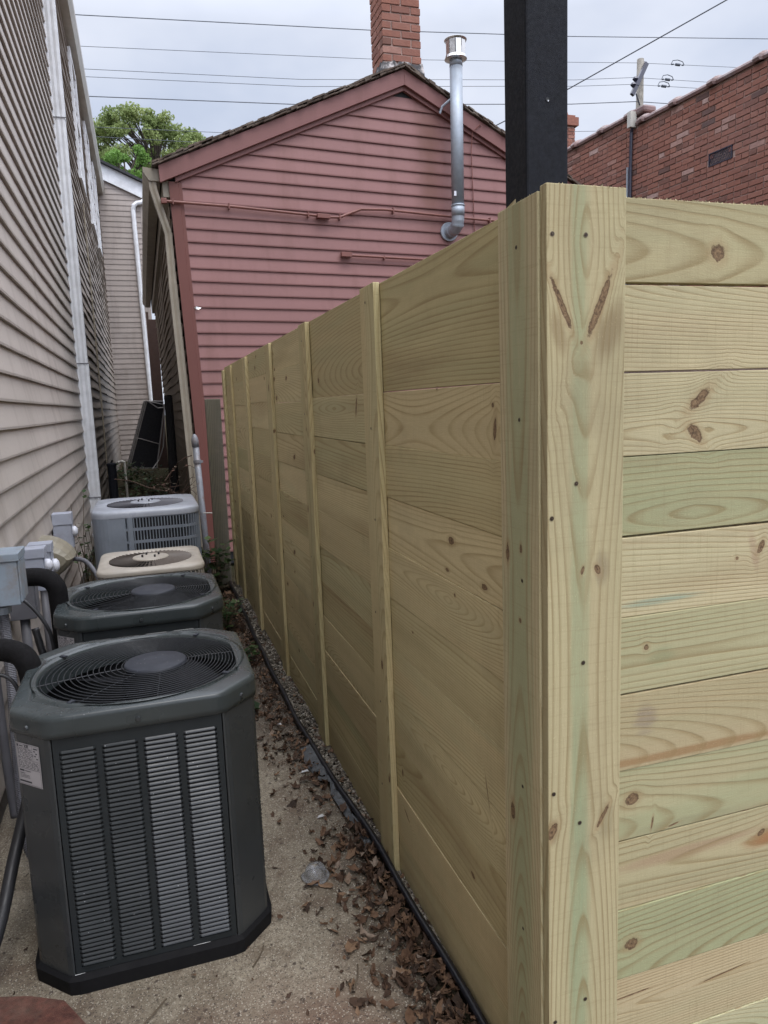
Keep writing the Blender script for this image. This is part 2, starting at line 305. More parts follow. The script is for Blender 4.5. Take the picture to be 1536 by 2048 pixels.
M['insul'] = plain('dark insulator', (0.03, 0.03, 0.05), 0.3)
M['mortar'] = plain('mortar', (0.34, 0.24, 0.205), 0.95, var=0.25, sc=25, bump=0.6)
M['coping'] = plain('glazed clay coping', (0.17, 0.10, 0.09), 0.35, var=0.3, sc=6, dirt=(0.28, 0.25, 0.25), dirt_sc=7, dirt_amt=0.6)
M['redbrick'] = plain('red paver', (0.125, 0.048, 0.034), 0.95, var=0.45, sc=45, bump=1.0, dirt=(0.2, 0.15, 0.11), dirt_sc=12)
M['tar'] = plain('tarred flashing', (0.03, 0.028, 0.03), 0.7, var=0.4, sc=10, dirt=(0.75, 0.70, 0.68), dirt_sc=11, dirt_amt=1.0)
M['twig'] = plain('twig', (0.12, 0.09, 0.06), 0.8)
M['twigred'] = plain('dry vine', (0.075, 0.045, 0.032), 0.9)

def ac_paint(name, c, rough=0.33, metal=0.0, spec=0.5):
    s = NT(name); p = s.coord('Object')
    n = s.noise(p, 5, 5, 0.6)
    col = s.mix(s.rng(n, 0.3, 0.7), tuple(v*0.85 for v in c), tuple(v*1.15 for v in c))
    v = s.t.nodes.new('ShaderNodeTexVoronoi'); v.inputs['Scale'].default_value = 95; s.put(v.inputs['Vector'], p); v.inputs['Randomness'].default_value = 1
    cx, cy, cz = s.sep(v.outputs['Color'])
    spot = s.math('MULTIPLY', s.math('LESS_THAN', v.outputs['Distance'], 0.13), s.math('GREATER_THAN', cx, 0.86))
    g = s.t.nodes.new('ShaderNodeNewGeometry'); _, _, nz_ = s.sep(g.outputs['Normal'])
    spot = s.math('MULTIPLY', spot, s.math('GREATER_THAN', nz_, 0.4))
    col = s.mix(s.math('MULTIPLY', spot, 0.7), col, (0.32, 0.33, 0.34))
    dust = s.rng(s.noise(p, 14, 6, 0.7), 0.45, 0.75, 0, 0.4)
    col = s.mix(s.math('MULTIPLY', dust, s.math('ADD', 0.25, s.math('MULTIPLY', nz_, 0.6))), col, tuple(min(1, v*1.7+0.02) for v in c))
    s.set(col, s.rng(s.noise(p, 9, 4), 0.3, 0.7, rough-0.08, rough+0.12), metal, spec)
    s.bump(s.noise(p, 160, 2), 0.06, 0.001)
    return s.m
M['ac_green'] = ac_paint('grey green enamel', (0.036, 0.040, 0.042), 0.30)
M['ac_top'] = ac_paint('lid enamel lightened for reflection', (0.040, 0.048, 0.049), 0.26)  # body enamel lightened for the lid, sky reflection put into the colour
M['ac_green2'] = ac_paint('grey green louver enamel', (0.019, 0.023, 0.025), 0.45, spec=0.32)
M['ac_green3'] = ac_paint('louver enamel with painted reflection', (0.024, 0.028, 0.032), 0.32, spec=0.5)  # lighter, glossier copy of the louver enamel imitating a reflection on two columns
M['ac_grey'] = ac_paint('grey enamel', (0.19, 0.215, 0.25), 0.38)
M['ac_greytop'] = ac_paint('pale grey enamel', (0.30, 0.32, 0.36), 0.35)
M['ac_beige'] = ac_paint('beige enamel', (0.36, 0.325, 0.275), 0.4)
M['ac_beige_d'] = ac_paint('dusty beige enamel', (0.12, 0.10, 0.085), 0.6)
M['ac_fin'] = ac_paint('dusty grey fins', (0.10, 0.10, 0.115), 0.6)
M['ac_disc'] = ac_paint('blue grey cap', (0.028, 0.031, 0.040), 0.55, spec=0.3)
M['ac_wire'] = plain('coated black wire', (0.028, 0.030, 0.034), 0.5, spec=0.3)
M['ac_base'] = plain('black base pan', (0.008, 0.008, 0.009), 0.8, spec=0.2)
M['fanblade'] = plain('fan blade', (0.010, 0.010, 0.012), 0.6, 0.0, spec=0.2)

def brick_mat():
    s = NT('weathered brick'); r = s.attr('rnd'); p = s.pos()
    c = s.ramp(r, [(0.0, (0.10, 0.070, 0.065)), (0.05, (0.17, 0.09, 0.07)), (0.2, (0.235, 0.105, 0.078)), (0.55, (0.28, 0.125, 0.09)), (0.88, (0.31, 0.145, 0.105)), (0.965, (0.36, 0.20, 0.16)), (1.0, (0.46, 0.33, 0.29))])
    n = s.noise(p, 22, 5, 0.65)
    c = s.mix(s.rng(n, 0.35, 0.7, 0.0, 0.45), c, (0.15, 0.075, 0.06))
    n2 = s.noise(p, 1.2, 4, 0.6)
    c = s.mix(s.rng(n2, 0.5, 0.75, 0.0, 0.35), c, (0.30, 0.20, 0.18))
    s.set(c, 0.92, 0, 0.2); s.bump(s.noise(p, 60, 5, 0.7), 0.8, 0.006); return s.m
M['brick'] = brick_mat()

def concrete():
    s = NT('stained concrete'); p = s.pos()
    a = s.noise(p, 1.6, 5, 0.6); b = s.noise(p, 70, 9, 0.82); c2 = s.noise(p, 5.5, 6, 0.7)
    col = s.mix(s.rng(a, 0.35, 0.68), (0.205, 0.175, 0.13), (0.365, 0.32, 0.245))
    col = s.mix(s.rng(b, 0.46, 0.66, 0, 0.8), col, (0.12, 0.09, 0.065))
    col = s.mix(s.rng(b, 0.42, 0.34, 0, 0.5), col, (0.50, 0.45, 0.36))
    col = s.mix(s.rng(c2, 0.46, 0.66, 0, 0.85), col, (0.12, 0.085, 0.06))
    # rusty brown damp patch
    d = s.vec('DISTANCE', s.vec('MULTIPLY', p, (1, 1.2, 0)), (0.22, 1.75, 0))
    d = s.math('ADD', d, s.math('MULTIPLY', s.math('SUBTRACT', s.noise(p, 4, 5, 0.6), 0.5), 0.5))
    col = s.mix(s.rng(d, 0.05, 0.45, 0.6, 0), col, (0.16, 0.085, 0.06))
    # black silt near the edging
    x, y, z = s.sep(p)
    e = s.math('ADD', x, s.math('MULTIPLY', s.math('SUBTRACT', s.noise(p, 6, 5, 0.7), 0.5), 0.32))
    col = s.mix(s.rng(e, 0.45, 0.62, 0, 0.85), col, (0.055, 0.042, 0.032))
    f = s.math('ADD', y, s.math('MULTIPLY', s.math('SUBTRACT', s.noise(p, 5, 5, 0.7), 0.5), 0.7))
    col = s.mix(s.rng(f, 2.9, 3.5, 0, 0.8), col, (0.06, 0.045, 0.035))
    v = s.t.nodes.new('ShaderNodeTexVoronoi'); v.inputs['Scale'].default_value = 42; s.put(v.inputs['Vector'], s.vec('ADD', p, s.vec('SCALE', s.noise(p, 30, 2, 0.5, True), scale=0.02)))
    cx, cy, cz = s.sep(v.outputs['Color'])
    pit = s.math('MULTIPLY', s.rng(v.outputs['Distance'], 0.16, 0.30, 1, 0), s.math('GREATER_THAN', cx, 0.72))
    col = s.mix(s.math('MULTIPLY', pit, 0.8), col, (0.075, 0.055, 0.045))
    g2 = s.t.nodes.new('ShaderNodeTexVoronoi'); g2.inputs['Scale'].default_value = 330; s.put(g2.inputs['Vector'], p); gx, gy, gz = s.sep(g2.outputs['Color'])
    col = s.mix(1.0, col, s.comb(s.rng(gx, 0, 1, .8, 1.16), s.rng(gx, 0, 1, .8, 1.16), s.rng(gx, 0, 1, .8, 1.15)), 'MULTIPLY')
    col = s.mix(s.math('MULTIPLY', s.math('GREATER_THAN', gy, 0.93), 0.6), col, (0.5, 0.46, 0.38)); col = s.mix(s.math('MULTIPLY', s.math('LESS_THAN', gy, 0.08), 0.7), col, (0.05, 0.04, 0.035))
    s.set(col, 0.88, 0, 0.3)
    s.bump(s.math('SUBTRACT', s.math('ADD', b, s.math('MULTIPLY', c2, 0.6)), pit), 0.4, 0.003)
    return s.m
M['concrete'] = concrete()
def soil():
    s = NT('dark soil'); p = s.pos(); a = s.noise(p, 18, 6, 0.7); b = s.noise(p, 0.8, 4, 0.6)
    col = s.mix(s.rng(a, 0.3, 0.7), (0.022, 0.018, 0.013), (0.075, 0.058, 0.04)); col = s.mix(s.rng(b, 0.45, 0.65, 0, 0.5), col, (0.025, 0.035, 0.014))
    s.set(col, 1.0, 0, 0.0); s.bump(a, 1.0, 0.03); return s.m
M['soil'] = soil()
def rndmat(name, els, rough=0.8, bump=0.3, trans=False, sc=60):
    s = NT(name); r = s.attr('rnd'); c = s.ramp(r, els); n = s.noise(s.pos(), sc, 3, 0.6)
    c = s.mix(s.rng(n, 0.3, 0.7, 0, 0.35), c, tuple(v*0.5 for v in els[0][1]))
    s.set(c, rough, 0, 0.3)
    if bump: s.bump(n, bump, 0.004)
    if trans:
        t = s.t.nodes.new('ShaderNodeBsdfTranslucent'); s.put(t.inputs[0], c); m = s.t.nodes.new('ShaderNodeMixShader'); m.inputs[0].default_value = 0.35
        s.t.links.new(s.b.outputs[0], m.inputs[1]); s.t.links.new(t.outputs[0], m.inputs[2]); s.t.links.new(m.outputs[0], s.out.inputs[0])
    return s.m
M['leaflitter'] = rndmat('fallen leaves', [(0, (0.040, 0.026, 0.018)), (0.35, (0.095, 0.055, 0.035)), (0.7, (0.17, 0.098, 0.058)), (0.92, (0.26, 0.165, 0.10)), (1, (0.32, 0.26, 0.21))], 0.75)
M['pebble'] = rndmat('gravel pebbles', [(0, (0.07, 0.06, 0.05)), (0.4, (0.19, 0.165, 0.13)), (0.8, (0.30, 0.265, 0.21)), (1, (0.45, 0.42, 0.36))], 0.85)
M['leaf_olive'] = rndmat('olive foliage', [(0, (0.15, 0.20, 0.07)), (0.5, (0.27, 0.34, 0.12)), (1, (0.42, 0.47, 0.19))], 0.6, 0, True, 3)
M['leaf_green'] = rndmat('bright foliage', [(0, (0.10, 0.19, 0.04)), (0.5, (0.20, 0.36, 0.08)), (1, (0.32, 0.48, 0.14))], 0.6, 0, True, 3)
M['leaf_ivy'] = rndmat('weed leaves', [(0, (0.02, 0.045, 0.014)), (0.6, (0.05, 0.095, 0.03)), (1, (0.16, 0.22, 0.09))], 0.5, 0, True, 20)
M['bark'] = plain('bark', (0.07, 0.055, 0.045), 0.95, var=0.3)
def clearmat():
    s = NT('clear plastic'); s.set((0.85, 0.87, 0.9), 0.12, 0, 0.5); s.b.inputs['Transmission Weight'].default_value = 0.9; s.b.inputs['IOR'].default_value = 1.3
    return s.m
M['clear'] = clearmat()
def glassm():
    s = NT('window glass'); s.set((0.05, 0.06, 0.075), 0.05, 0, 0.6); return s.m
M['glass'] = glassm()

# ------------------------------------------------------------------ mesh builder
class MB:
    def __init__(s): s.v = []; s.f = []; s.uv = []; s.mi = []; s.rn = []; s.vm = []; s.tn = []; s.tint = 0.0
    def face(s, pts, uv=None, mi=0, rn=0.5, vm=0.0):
        b = len(s.v); s.v += [tuple(p) for p in pts]; s.f.append(tuple(range(b, b+len(pts))))
        s.uv += (uv if uv else [(0, 0)]*len(pts)); s.mi.append(mi); s.rn.append(rn); s.vm.append(vm); s.tn.append(s.tint)
    def faces(s, verts, faces, mi=0, rn=0.5):
        b = len(s.v); s.v += [tuple(p) for p in verts]
        for f in faces:
            s.f.append(tuple(i+b for i in f)); s.uv += [(0, 0)]*len(f); s.mi.append(mi); s.rn.append(rn); s.vm.append(0.0); s.tn.append(s.tint)
    def box(s, x0, x1, y0, y1, z0, z1, mi=0, rn=0.5, axis=None, jit=0):
        P = [(x0, y0, z0), (x1, y0, z0), (x1, y1, z0), (x0, y1, z0), (x0, y0, z1), (x1, y0, z1), (x1, y1, z1), (x0, y1, z1)]
        if jit: P = [tuple(c+random.uniform(-jit, jit) for c in p) for p in P]
        F = [(0, 3, 2, 1), (4, 5, 6, 7), (0, 1, 5, 4), (1, 2, 6, 5), (2, 3, 7, 6), (3, 0, 4, 7)]
        if axis is None: s.faces(P, F, mi, rn); return
        b = len(s.v); s.v += P
        lo = {'x': 0, 'y': 1, 'z': 2}[axis]
        cross = [i for i in range(3) if i != lo]
        dims = [x1-x0, y1-y0, z1-z0]; c = [(x0+x1)/2, (y0+y1)/2, (z0+z1)/2]
        big = cross[0] if dims[cross[0]] >= dims[cross[1]] else cross[1]
        nn = [2, 2, 1, 0, 1, 0]
        for f, na in zip(F, nn):
            s.f.append(tuple(i+b for i in f)); s.mi.append(mi); s.rn.append(rn)
            inpl = [i for i in range(3) if i != na and i != lo]
            cc = big if big in inpl or na == lo else inpl[0]
            s.vm.append(c[cc]); s.tn.append(s.tint)
            for i in f:
                if na == lo: s.uv.append((c[lo]+0.3*(P[i][cross[0]+0]-c[cross[0]]), P[i][cc]))
                else: s.uv.append((P[i][lo], P[i][cc]+(0.0 if cc == big else 0.026)))
    def obox(s, c, ax, ay, az, mi=0, rn=0.5):
        c = Vector(c); ax = Vector(ax)/2; ay = Vector(ay)/2; az = Vector(az)/2
        P = [c-ax-ay-az, c+ax-ay-az, c+ax+ay-az, c-ax+ay-az, c-ax-ay+az, c+ax-ay+az, c+ax+ay+az, c-ax+ay+az]
        s.faces(P, [(0, 3, 2, 1), (4, 5, 6, 7), (0, 1, 5, 4), (1, 2, 6, 5), (2, 3, 7, 6), (3, 0, 4, 7)], mi, rn)
    def loft(s, rings, closed=True, caps=(False, False), mi=0, rn=0.5):
        n = len(rings[0]); V = [p for r in rings for p in r]; F = []
        for k in range(len(rings)-1):
            for i in range(n if closed else n-1):
                j = (i+1) % n; F.append((k*n+i, k*n+j, (k+1)*n+j, (k+1)*n+i))
        if caps[0]: F.append(tuple(reversed(range(n))))
        if caps[1]: F.append(tuple((len(rings)-1)*n+i for i in range(n)))
        s.faces(V, F, mi, rn)
    def tube(s, pts, r, seg=8, closed=False, caps=True, mi=0, rn=0.5):
        pts = [Vector(p) for p in pts]; n = len(pts); rings = []; rr = r if isinstance(r, (list, tuple)) else [r]*n
        prev = None
        for i, p in enumerate(pts):
            if closed: t = pts[(i+1) % n]-pts[i-1]
            else: t = pts[min(i+1, n-1)]-pts[max(i-1, 0)]
            t.normalize()
            if prev is None: a = t.orthogonal().normalized()
            else: a = (prev-t*prev.dot(t)).normalized()
            prev = a; b = t.cross(a)
            rings.append([p+(a*math.cos(2*math.pi*k/seg)+b*math.sin(2*math.pi*k/seg))*rr[i] for k in range(seg)])
        if closed: rings.append(rings[0]); caps = False
        s.loft(rings, True, (caps, caps), mi, rn)
    def disc(s, c, nrm, r, seg=12, mi=0, rn=0.5):
        c = Vector(c); n = Vector(nrm).normalized(); a = n.orthogonal().normalized(); b = n.cross(a)
        s.faces([c+(a*math.cos(2*math.pi*k/seg)+b*math.sin(2*math.pi*k/seg))*r for k in range(seg)], [tuple(range(seg))], mi, rn)
    def build(s, name, mats, parent=None, smooth=False, bevel=0.0, loc=None, weld=False):
        me = bpy.data.meshes.new(name); me.from_pydata(s.v, [], s.f)
        if not isinstance(mats, (list, tuple)): mats = [mats]
        for m in mats: me.materials.append(M[m] if isinstance(m, str) else m)
        me.polygons.foreach_set('material_index', s.mi)
        if smooth: me.polygons.foreach_set('use_smooth', [True]*len(s.f))
        uvl = me.uv_layers.new(name='UVMap'); uvl.data.foreach_set('uv', [c for p in s.uv for c in p])
        for nm, dat in (('rnd', s.rn), ('vmid', s.vm), ('tint', s.tn)):
            at = me.attributes.new(nm, 'FLOAT', 'FACE'); at.data.foreach_set('value', dat)
        me.update()
        o = bpy.data.objects.new(name, me); COL.objects.link(o)
        if parent: o.parent = parent; o.matrix_parent_inverse = Matrix.Translation(-parent.location)
        if loc: o.location = loc
        if weld:
            md = o.modifiers.new('weld', 'WELD'); md.merge_threshold = 1e-5
        if bevel:
            md = o.modifiers.new('bevel', 'BEVEL'); md.width = bevel; md.segments = 2; md.limit_method = 'ANGLE'; md.angle_limit = R(40)
        return o

def tag(o, label=None, cat=None, group=None, kind=None):
    if label: o['label'] = label
    if cat: o['category'] = cat
    if group: o['group'] = group
    if kind: o['kind'] = kind
    return o
def thing(name, label, cat, loc=(0, 0, 0), group=None):
    o = bpy.data.objects.new(name, None); COL.objects.link(o); o.location = loc; o.empty_display_size = 0.1
    return tag(o, label, cat, group)
rr = random.random
def U(a, b): return random.uniform(a, b)
#MAIN
# ================================================================== SETTING
def sheet(name, x0, x1, y0, y1, z, mat, kind='structure', nx=1, ny=1, zf=None):
    b = MB()
    for i in range(nx):
        for j in range(ny):
            xs = [x0+(x1-x0)*(i+k)/nx for k in (0, 1)]; ys = [y0+(y1-y0)*(j+k)/ny for k in (0, 1)]
            P = [(xs[0], ys[0]), (xs[1], ys[0]), (xs[1], ys[1]), (xs[0], ys[1])]
            b.face([(p[0], p[1], z+(zf(*p) if zf else 0)) for p in P])
    return tag(b.build(name, mat, smooth=bool(zf), weld=bool(zf)), kind=kind)
sheet('ground', -300, 300, -300, 300, -0.06, 'soil')
sheet('concrete_slab', -0.66, 0.60, -2.5, 5.2, 0.0, 'concrete')
def mound(x, y):
    n = 0.5+0.5*math.sin(x*5.1+y*2.3)*math.sin(y*1.7-x*3.0)
    return 0.03*n+0.28*max(0, min(1, (y-11)/5))
sheet('passage_soil', -0.66, 0.55, 5.2, 19.9, -0.03, 'soil', nx=14, ny=90, zf=mound)
sheet('yard_ground', 0.64, 14, -3, 40, -0.03, 'soil')

# ================================================================== SIDING
def siding(mb, P, N, u0, u1, z0, z1, e, proud=0.014, nseg=1, wav=0.0, step=0.0, clip=None, rot=None, seed=0):
    """courses of lapped siding; P(u,z) -> point on the wall plane, N outward; clip(z) -> (ua, ub)"""
    N = Vector(N); rnd = random.Random(seed); k = 0; z = z0
    while z < z1-1e-4:
        zt = min(z+e, z1); rn = rnd.random(); ph = rnd.uniform(0, 6.28)
        a0, b0 = (clip(z) if clip else (u0, u1)); a1, b1 = (clip(zt) if clip else (u0, u1))
        a0, b0 = max(a0, u0), min(b0, u1); a1, b1 = max(a1, u0), min(b1, u1)
        if b0-a0 > 0.02 and b1-a1 >= -0.001:
            pts = []
            for i in range(nseg+1):
                t = i/nseg; ub = a0+(b0-a0)*t; ut = a1+(b1-a1)*t
                w_ = wav(ub, k, ph) if callable(wav) else 0
                pts.append((ub, ut, w_))
            cut = rnd.uniform(0.2, 0.9)
            for i in range(nseg):
                ub, ut, w0 = pts[i]; ub2, ut2, w1 = pts[i+1]
                r_ = rn if i/nseg < cut else rnd.random()*0.3+rn*0.7
                pb0 = P(ub, z+w0*0.6)+N*(proud+w0*0.5); pb1 = P(ub2, z+w1*0.6)+N*(proud+w1*0.5)
                pt0 = P(ut, zt)+N*0.001; pt1 = P(ut2, zt)+N*0.001
                q0 = P(ub, z+w0*0.6+0.001)-N*0.004; q1 = P(ub2, z+w1*0.6+0.001)-N*0.004
                lip0 = P(ub, z+w0*0.6+0.012)+N*(proud+0.0015+w0*0.5); lip1 = P(ub2, z+w1*0.6+0.012)+N*(proud+0.0015+w1*0.5)
                mb.face([lip0, lip1, pt1, pt0], rn=r_); mb.face([pb0, pb1, lip1, lip0], rn=r_)
                mb.face([q0, q1, pb1, pb0], rn=r_)
        z = zt; k += 1

# ---------------------------------------------------------------- left house
LW = -0.62
lh = thing('siding_house', 'tall house clad in light beige lap siding along the left side of the passage', 'house', (LW, 8, 0))
b = MB()
def wv(u, k, ph):
    a = 0.0015 if u < 8.5 else 0.009
    return a*(math.sin(u*2.1+ph)+0.6*math.sin(u*5.3+ph*2))
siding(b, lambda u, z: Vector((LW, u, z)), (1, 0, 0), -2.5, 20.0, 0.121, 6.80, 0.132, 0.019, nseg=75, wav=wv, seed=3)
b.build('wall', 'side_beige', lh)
b = MB(); b.box(LW-6, LW-0.004, -2.5, 20.0, -0.1, 6.9); b.build('wall_core', plain('concrete foundation', (0.10, 0.09, 0.08), 0.9, var=0.3, sc=20), lh)
# joint strip along the far part, white gutter and fascia
b = MB()
prof = [(-0.055, 6.76), (0.075, 6.76), (0.12, 6.86), (0.125, 6.93), (-0.055, 6.93)]
b.loft([[(LW+0.05+x, y, z) for x, z in prof] for y in (-2.5, 4.0, 10.0, 14.6, 20.05)], True, (True, True)); b.build('gutter', 'gutter_white', lh)
b = MB(); b.box(LW-0.02, LW-0.004+0.0, -2.5, 20.1, 6.8, 6.95)
b.loft([[(LW+0.14, y, 6.94), (LW-6.2, y, 10.2), (LW-6.2, y, 10.3), (LW+0.15, y, 7.0)] for y in (-2.5, 20.45)], True, (True, True)); b.build('roof', 'dshingle', lh)
for (y0, y1, z0, z1) in ((12.1, 13.0, 4.95, 6.60), (15.0, 15.9, 4.98, 6.62), (17.2, 18.1, 5.0, 6.60)):
    b = MB()
    X = LW+0.006
    b.box(X, X+0.046, y0-0.05, y0+0.02, z0-0.06, z1+0.06); b.box(X, X+0.046, y1-0.02, y1+0.07, z0-0.06, z1+0.06)
    b.box(X, X+0.044, y0+0.02, y1-0.02, z1-0.02, z1+0.06); b.box(X, X+0.050, y0+0.02, y1-0.02, z0-0.06, z0+0.02); b.box(X, X+0.040, y0+0.02, y1-0.02, (z0+z1)/2-.02, (z0+z1)/2+.02)
    wdw = b.build('window', 'white', lh, bevel=0.004)
    b = MB(); b.box(X-0.01, X+0.004, y0+0.02, y1-0.02, z0+0.02, z1-0.02); b.build('pane', 'white', wdw)
b = MB()
def dspout(mb, pts, wx, wy, ridge=True):
    rings = []
    for p in pts:
        x, y, z = p; hx, hy = wx/2, wy/2; r = []
        n = 5
        for i in range(n+1):
            t = i/n; r.append((x-hx+wx*t, y-hy+(0.006 if i % 2 else 0), z))
        r += [(x+hx, y+hy, z), (x-hx, y+hy, z)]
        rings.append(r)
    mb.loft(rings, True, (True, True))
dspout(b, [(-0.558, 8.40, z) for z in (0.2, 0.62)], 0.118, 0.09)
dspout(b, [(-0.556, 8.40, z) for z in (0.60, 2.03)], 0.124, 0.096)
dspout(b, [(-0.558, 8.40, z) for z in (2.01, 4.42)], 0.116, 0.09)
dspout(b, [(-0.556, 8.40, z) for z in (4.40, 6.1)], 0.122, 0.094)
dspout(b, [(-0.556, 8.40, 6.09), (-0.545, 8.40, 6.3), (-0.50, 8.40, 6.76)], 0.118, 0.09)
ds = b.build('downspout', 'white', lh)
for z in (0.62, 2.02, 4.41):
    b = MB(); b.box(-0.622, -0.49, 8.347, 8.352, z-0.004, z+0.004); b.build('joint_band', 'pvc', ds)
b = MB(); b.tube([(-0.592, 12.3, 0.5), (-0.592, 12.32, 2.0), (-0.592, 12.3, 4.6)], 0.012, 6)
tag(b.build('conduit', 'tan_metal'), 'thin vertical conduit running up the left beige siding behind the downspout', 'conduit')

# ---------------------------------------------------------------- back house
YB = 20.0
bh = thing('gabled_house', 'pale sided house closing the end of the passage with white rake board and white downspout', 'house', (-1, YB, 0))
b = MB()
topz = lambda x: 7.23-0.441*(x+0.369)
def clipb(z): return (-6.0, min(0.41, -0.369+(7.23-z)/0.441))
siding(b, lambda u, z: Vector((u, YB, z)), (0, -1, 0), -6, 0.41, 0.05, 7.1, 0.127, 0.013, clip=clipb, seed=5)
b.build('wall', 'side_back', bh)
b = MB(); pr = [(-6, 0), (0.405, 0), (0.405, 6.88), (-6, 9.7)]
b.loft([[(x, y, z) for x, z in pr] for y in (YB+0.003, YB+8)], True, (True, True)); b.build('wall_core', 'side_back', bh)
b = MB(); b.obox((-2.6, YB-0.06, 7.23-0.441*(-2.6+.369)+0.0), Vector((1, 0, -0.441))*6.2, (0, 0.05, 0), (0, 0, 0.36)); b.build('rake_board', 'white', bh)
b = MB(); b.obox((-2.6, YB+3.9, 7.23-0.441*(-2.6+.369)+0.215), Vector((1, 0, -0.441))*6.3, (0, 8.2, 0), (0, 0, 0.06)); b.build('roof', 'dshingle', bh)
b = MB(); b.box(0.34, 0.415, YB-0.02, YB+0.05, 0, 6.75); b.build('corner_trim', 'side_back', bh)
b = MB(); b.loft([[(x, y, z) for x, z in ((0.42, 6.72), (0.52, 6.72), (0.56, 6.85), (0.42, 6.86))] for y in (YB-0.1, YB+8)], True, (True, True)); b.build('gutter', 'white', bh)
b = MB()
b.tube([(0.46, YB-0.07, 6.74), (0.45, YB-0.08, 6.66), (0.38, YB-0.09, 6.60), (0.27, YB-0.09, 6.58), (0.20, YB-0.09, 6.52), (0.175, YB-0.07, 6.42), (0.175, YB-0.07, 6.2), (0.20, YB-0.07, 4.2), (0.245, YB-0.07, 1.2), (0.25, YB-0.07, 0.3)], 0.055, 8); b.build('downspout', 'white', bh)

# ---------------------------------------------------------------- red house
c5, s5 = math.cos(R(5)), math.sin(R(5))
def RH(u, v, z): return Vector((0.50+u*c5-0.033*z, 7.2+u*s5+v, z-0.007*u))
rh = thing('gabled_cottage', 'low cottage with dusty red painted lap siding gable and tan side wall', 'cottage', (0.5, 7.2, 0))
UR, AP, ZL, SL = 4.76, 2.38, 3.645, 0.456        # width, apex u, left fascia top z, slope
roofz = lambda u: ZL+SL*(u+0.077) if u < AP else ZL+SL*(AP+0.077)-SL*(u-AP)
def clipr(z):
    zz = z+0.13-ZL; a = zz/SL-0.077; bb = 2*AP+0.0-a
    return (max(0.10, a), min(UR-0.1, bb))
NR = Vector((s5, -c5, 0))
b = MB()
zs = 3.136-0.116*26
def pl(u, z): return RH(u, 0, z)
siding(b, pl, NR, 0.10, UR-0.1, zs, zs+0.116*41, 0.116, 0.016, nseg=6, clip=clipr, seed=11, wav=lambda u, k, ph: 0.001*math.sin(u*3+ph))
b.build('wall', 'side_red', rh)
b = MB()
core = [(0.012, 0), (UR-0.012, 0), (UR-0.012, roofz(0)-0.03), (AP, roofz(AP)-0.03), (0.012, roofz(0)-0.03)]
b.loft([[RH(u, v, z) for u, z in core] for v in (0.004, 8.25)], True, (True, True)); b.build('wall_core', 'dark', rh)
for uu in (0.0, UR-0.115):
    b = MB()
    for (z0, z1) in ((0.0, 2.80), (2.8, 3.53)):
        p = lambda u, v, z: RH(uu+u, v, z)
        b.loft([[p(0, -0.025, z), p(0.085, -0.025, z), p(0.088, -0.021, z), p(0.115, -0.019, z), p(0.115, 0.01, z), p(0, 0.09, z)] for z in (z0, z1)], True, (True, True))
    b.build('corner_trim', 'trim_corner', rh)
# rakes: fascia, moulding, shingle edge
def rake(mb, v0, v1, zo0, zo1, ua=-0.077, ub=None):
    for side in (0, 1):
        a = ua; bb = AP
        pts = [(a, roofz(a)), (bb, roofz(bb))]
        if side: pts = [(2*AP-u, z) for u, z in pts]
        r0 = [RH(pts[0][0], v, pts[0][1]+zo) for v, zo in ((v0, zo0), (v0, zo1), (v1, zo1), (v1, zo0))]
        r1 = [RH(pts[1][0], v, pts[1][1]+zo) for v, zo in ((v0, zo0), (v0, zo1), (v1, zo1), (v1, zo0))]
        mb.loft([r0, r1], True, (True, True))
b = MB(); rake(b, -0.075, -0.04, -0.145, 0.0); b.build('rake_board', 'trim_red', rh, bevel=0.003)
b = MB(); rake(b, -0.04, 0.0, -0.185, -0.10, 0.06); b.build('rake_moulding', 'trim_red', rh, bevel=0.003)
b = MB()
for side in (0, 1):
    n = 46
    for lay in range(2):
        for i in range(n):
            u0 = -0.13+(AP+0.13)*i/n; u1 = u0+(AP+0.13)/n*1.25; u1 = min(u1, AP)
            j = U(-0.014, 0.012); t = U(0.012, 0.022); lift = 0.004+lay*0.022+U(0, 0.008)
            f = lambda u: (2*AP-u if side else u)
            P = lambda u, v, dz: RH(f(u), v, roofz(min(u, AP))+dz)
            b.loft([[P(u, -0.105+j, lift+(u-u0)*0.05), P(u, -0.105+j, lift+t), P(u, 8.4, lift+t+0.004), P(u, 8.4, lift)] for u in (u0, u1)], True, (True, True), rn=rr())
roof = b.build('roof', 'shingle', rh)
# tan side wall
b = MB()
def wv2(u, k, ph): return 0.012*math.sin(u*1.9+k*0.35)+0.004*math.sin(u*5+ph)
siding(b, lambda u, z: RH(0, u, z), (-1, 0, 0), 0.09, 8.25, 0.1, 3.42, 0.116, 0.013, nseg=40, wav=wv2, seed=21)
b.build('side_wall', 'side_tan', rh)
b = MB(); b.loft([[RH(u, v, z) for u, z in ((-0.055, 3.40), (0.0, 3.40), (0.0, 3.60), (-0.055, 3.60))] for v in (0.0, 8.3)], True, (True, True)); b.build('fascia', 'tan_metal', rh)
b = MB()
g = lambda v: [(RH(0, v, 3.5)+Vector((dx, 0, dz))) for dx, dz in ((-0.215, 0.137), (-0.20, 0.137), (-0.16, 0.04), (-0.078, 0.038), (-0.078, 0.11), (-0.070, 0.12), (-0.072, 0.024), (-0.166, 0.026), (-0.195, 0.07), (-0.212, 0.10))]
b.loft([g(v) for v in (-0.03, 2.0, 5.0, 8.4)], True, (True, True))
b.face([(RH(0, -0.034, 3.5)+Vector((dx, 0, dz))) for dx, dz in ((-0.215, 0.137), (-0.212, 0.10), (-0.195, 0.07), (-0.166, 0.026), (-0.072, 0.024), (-0.070, 0.124))])
b.build('gutter', 'tan_metal', rh)
b = MB()
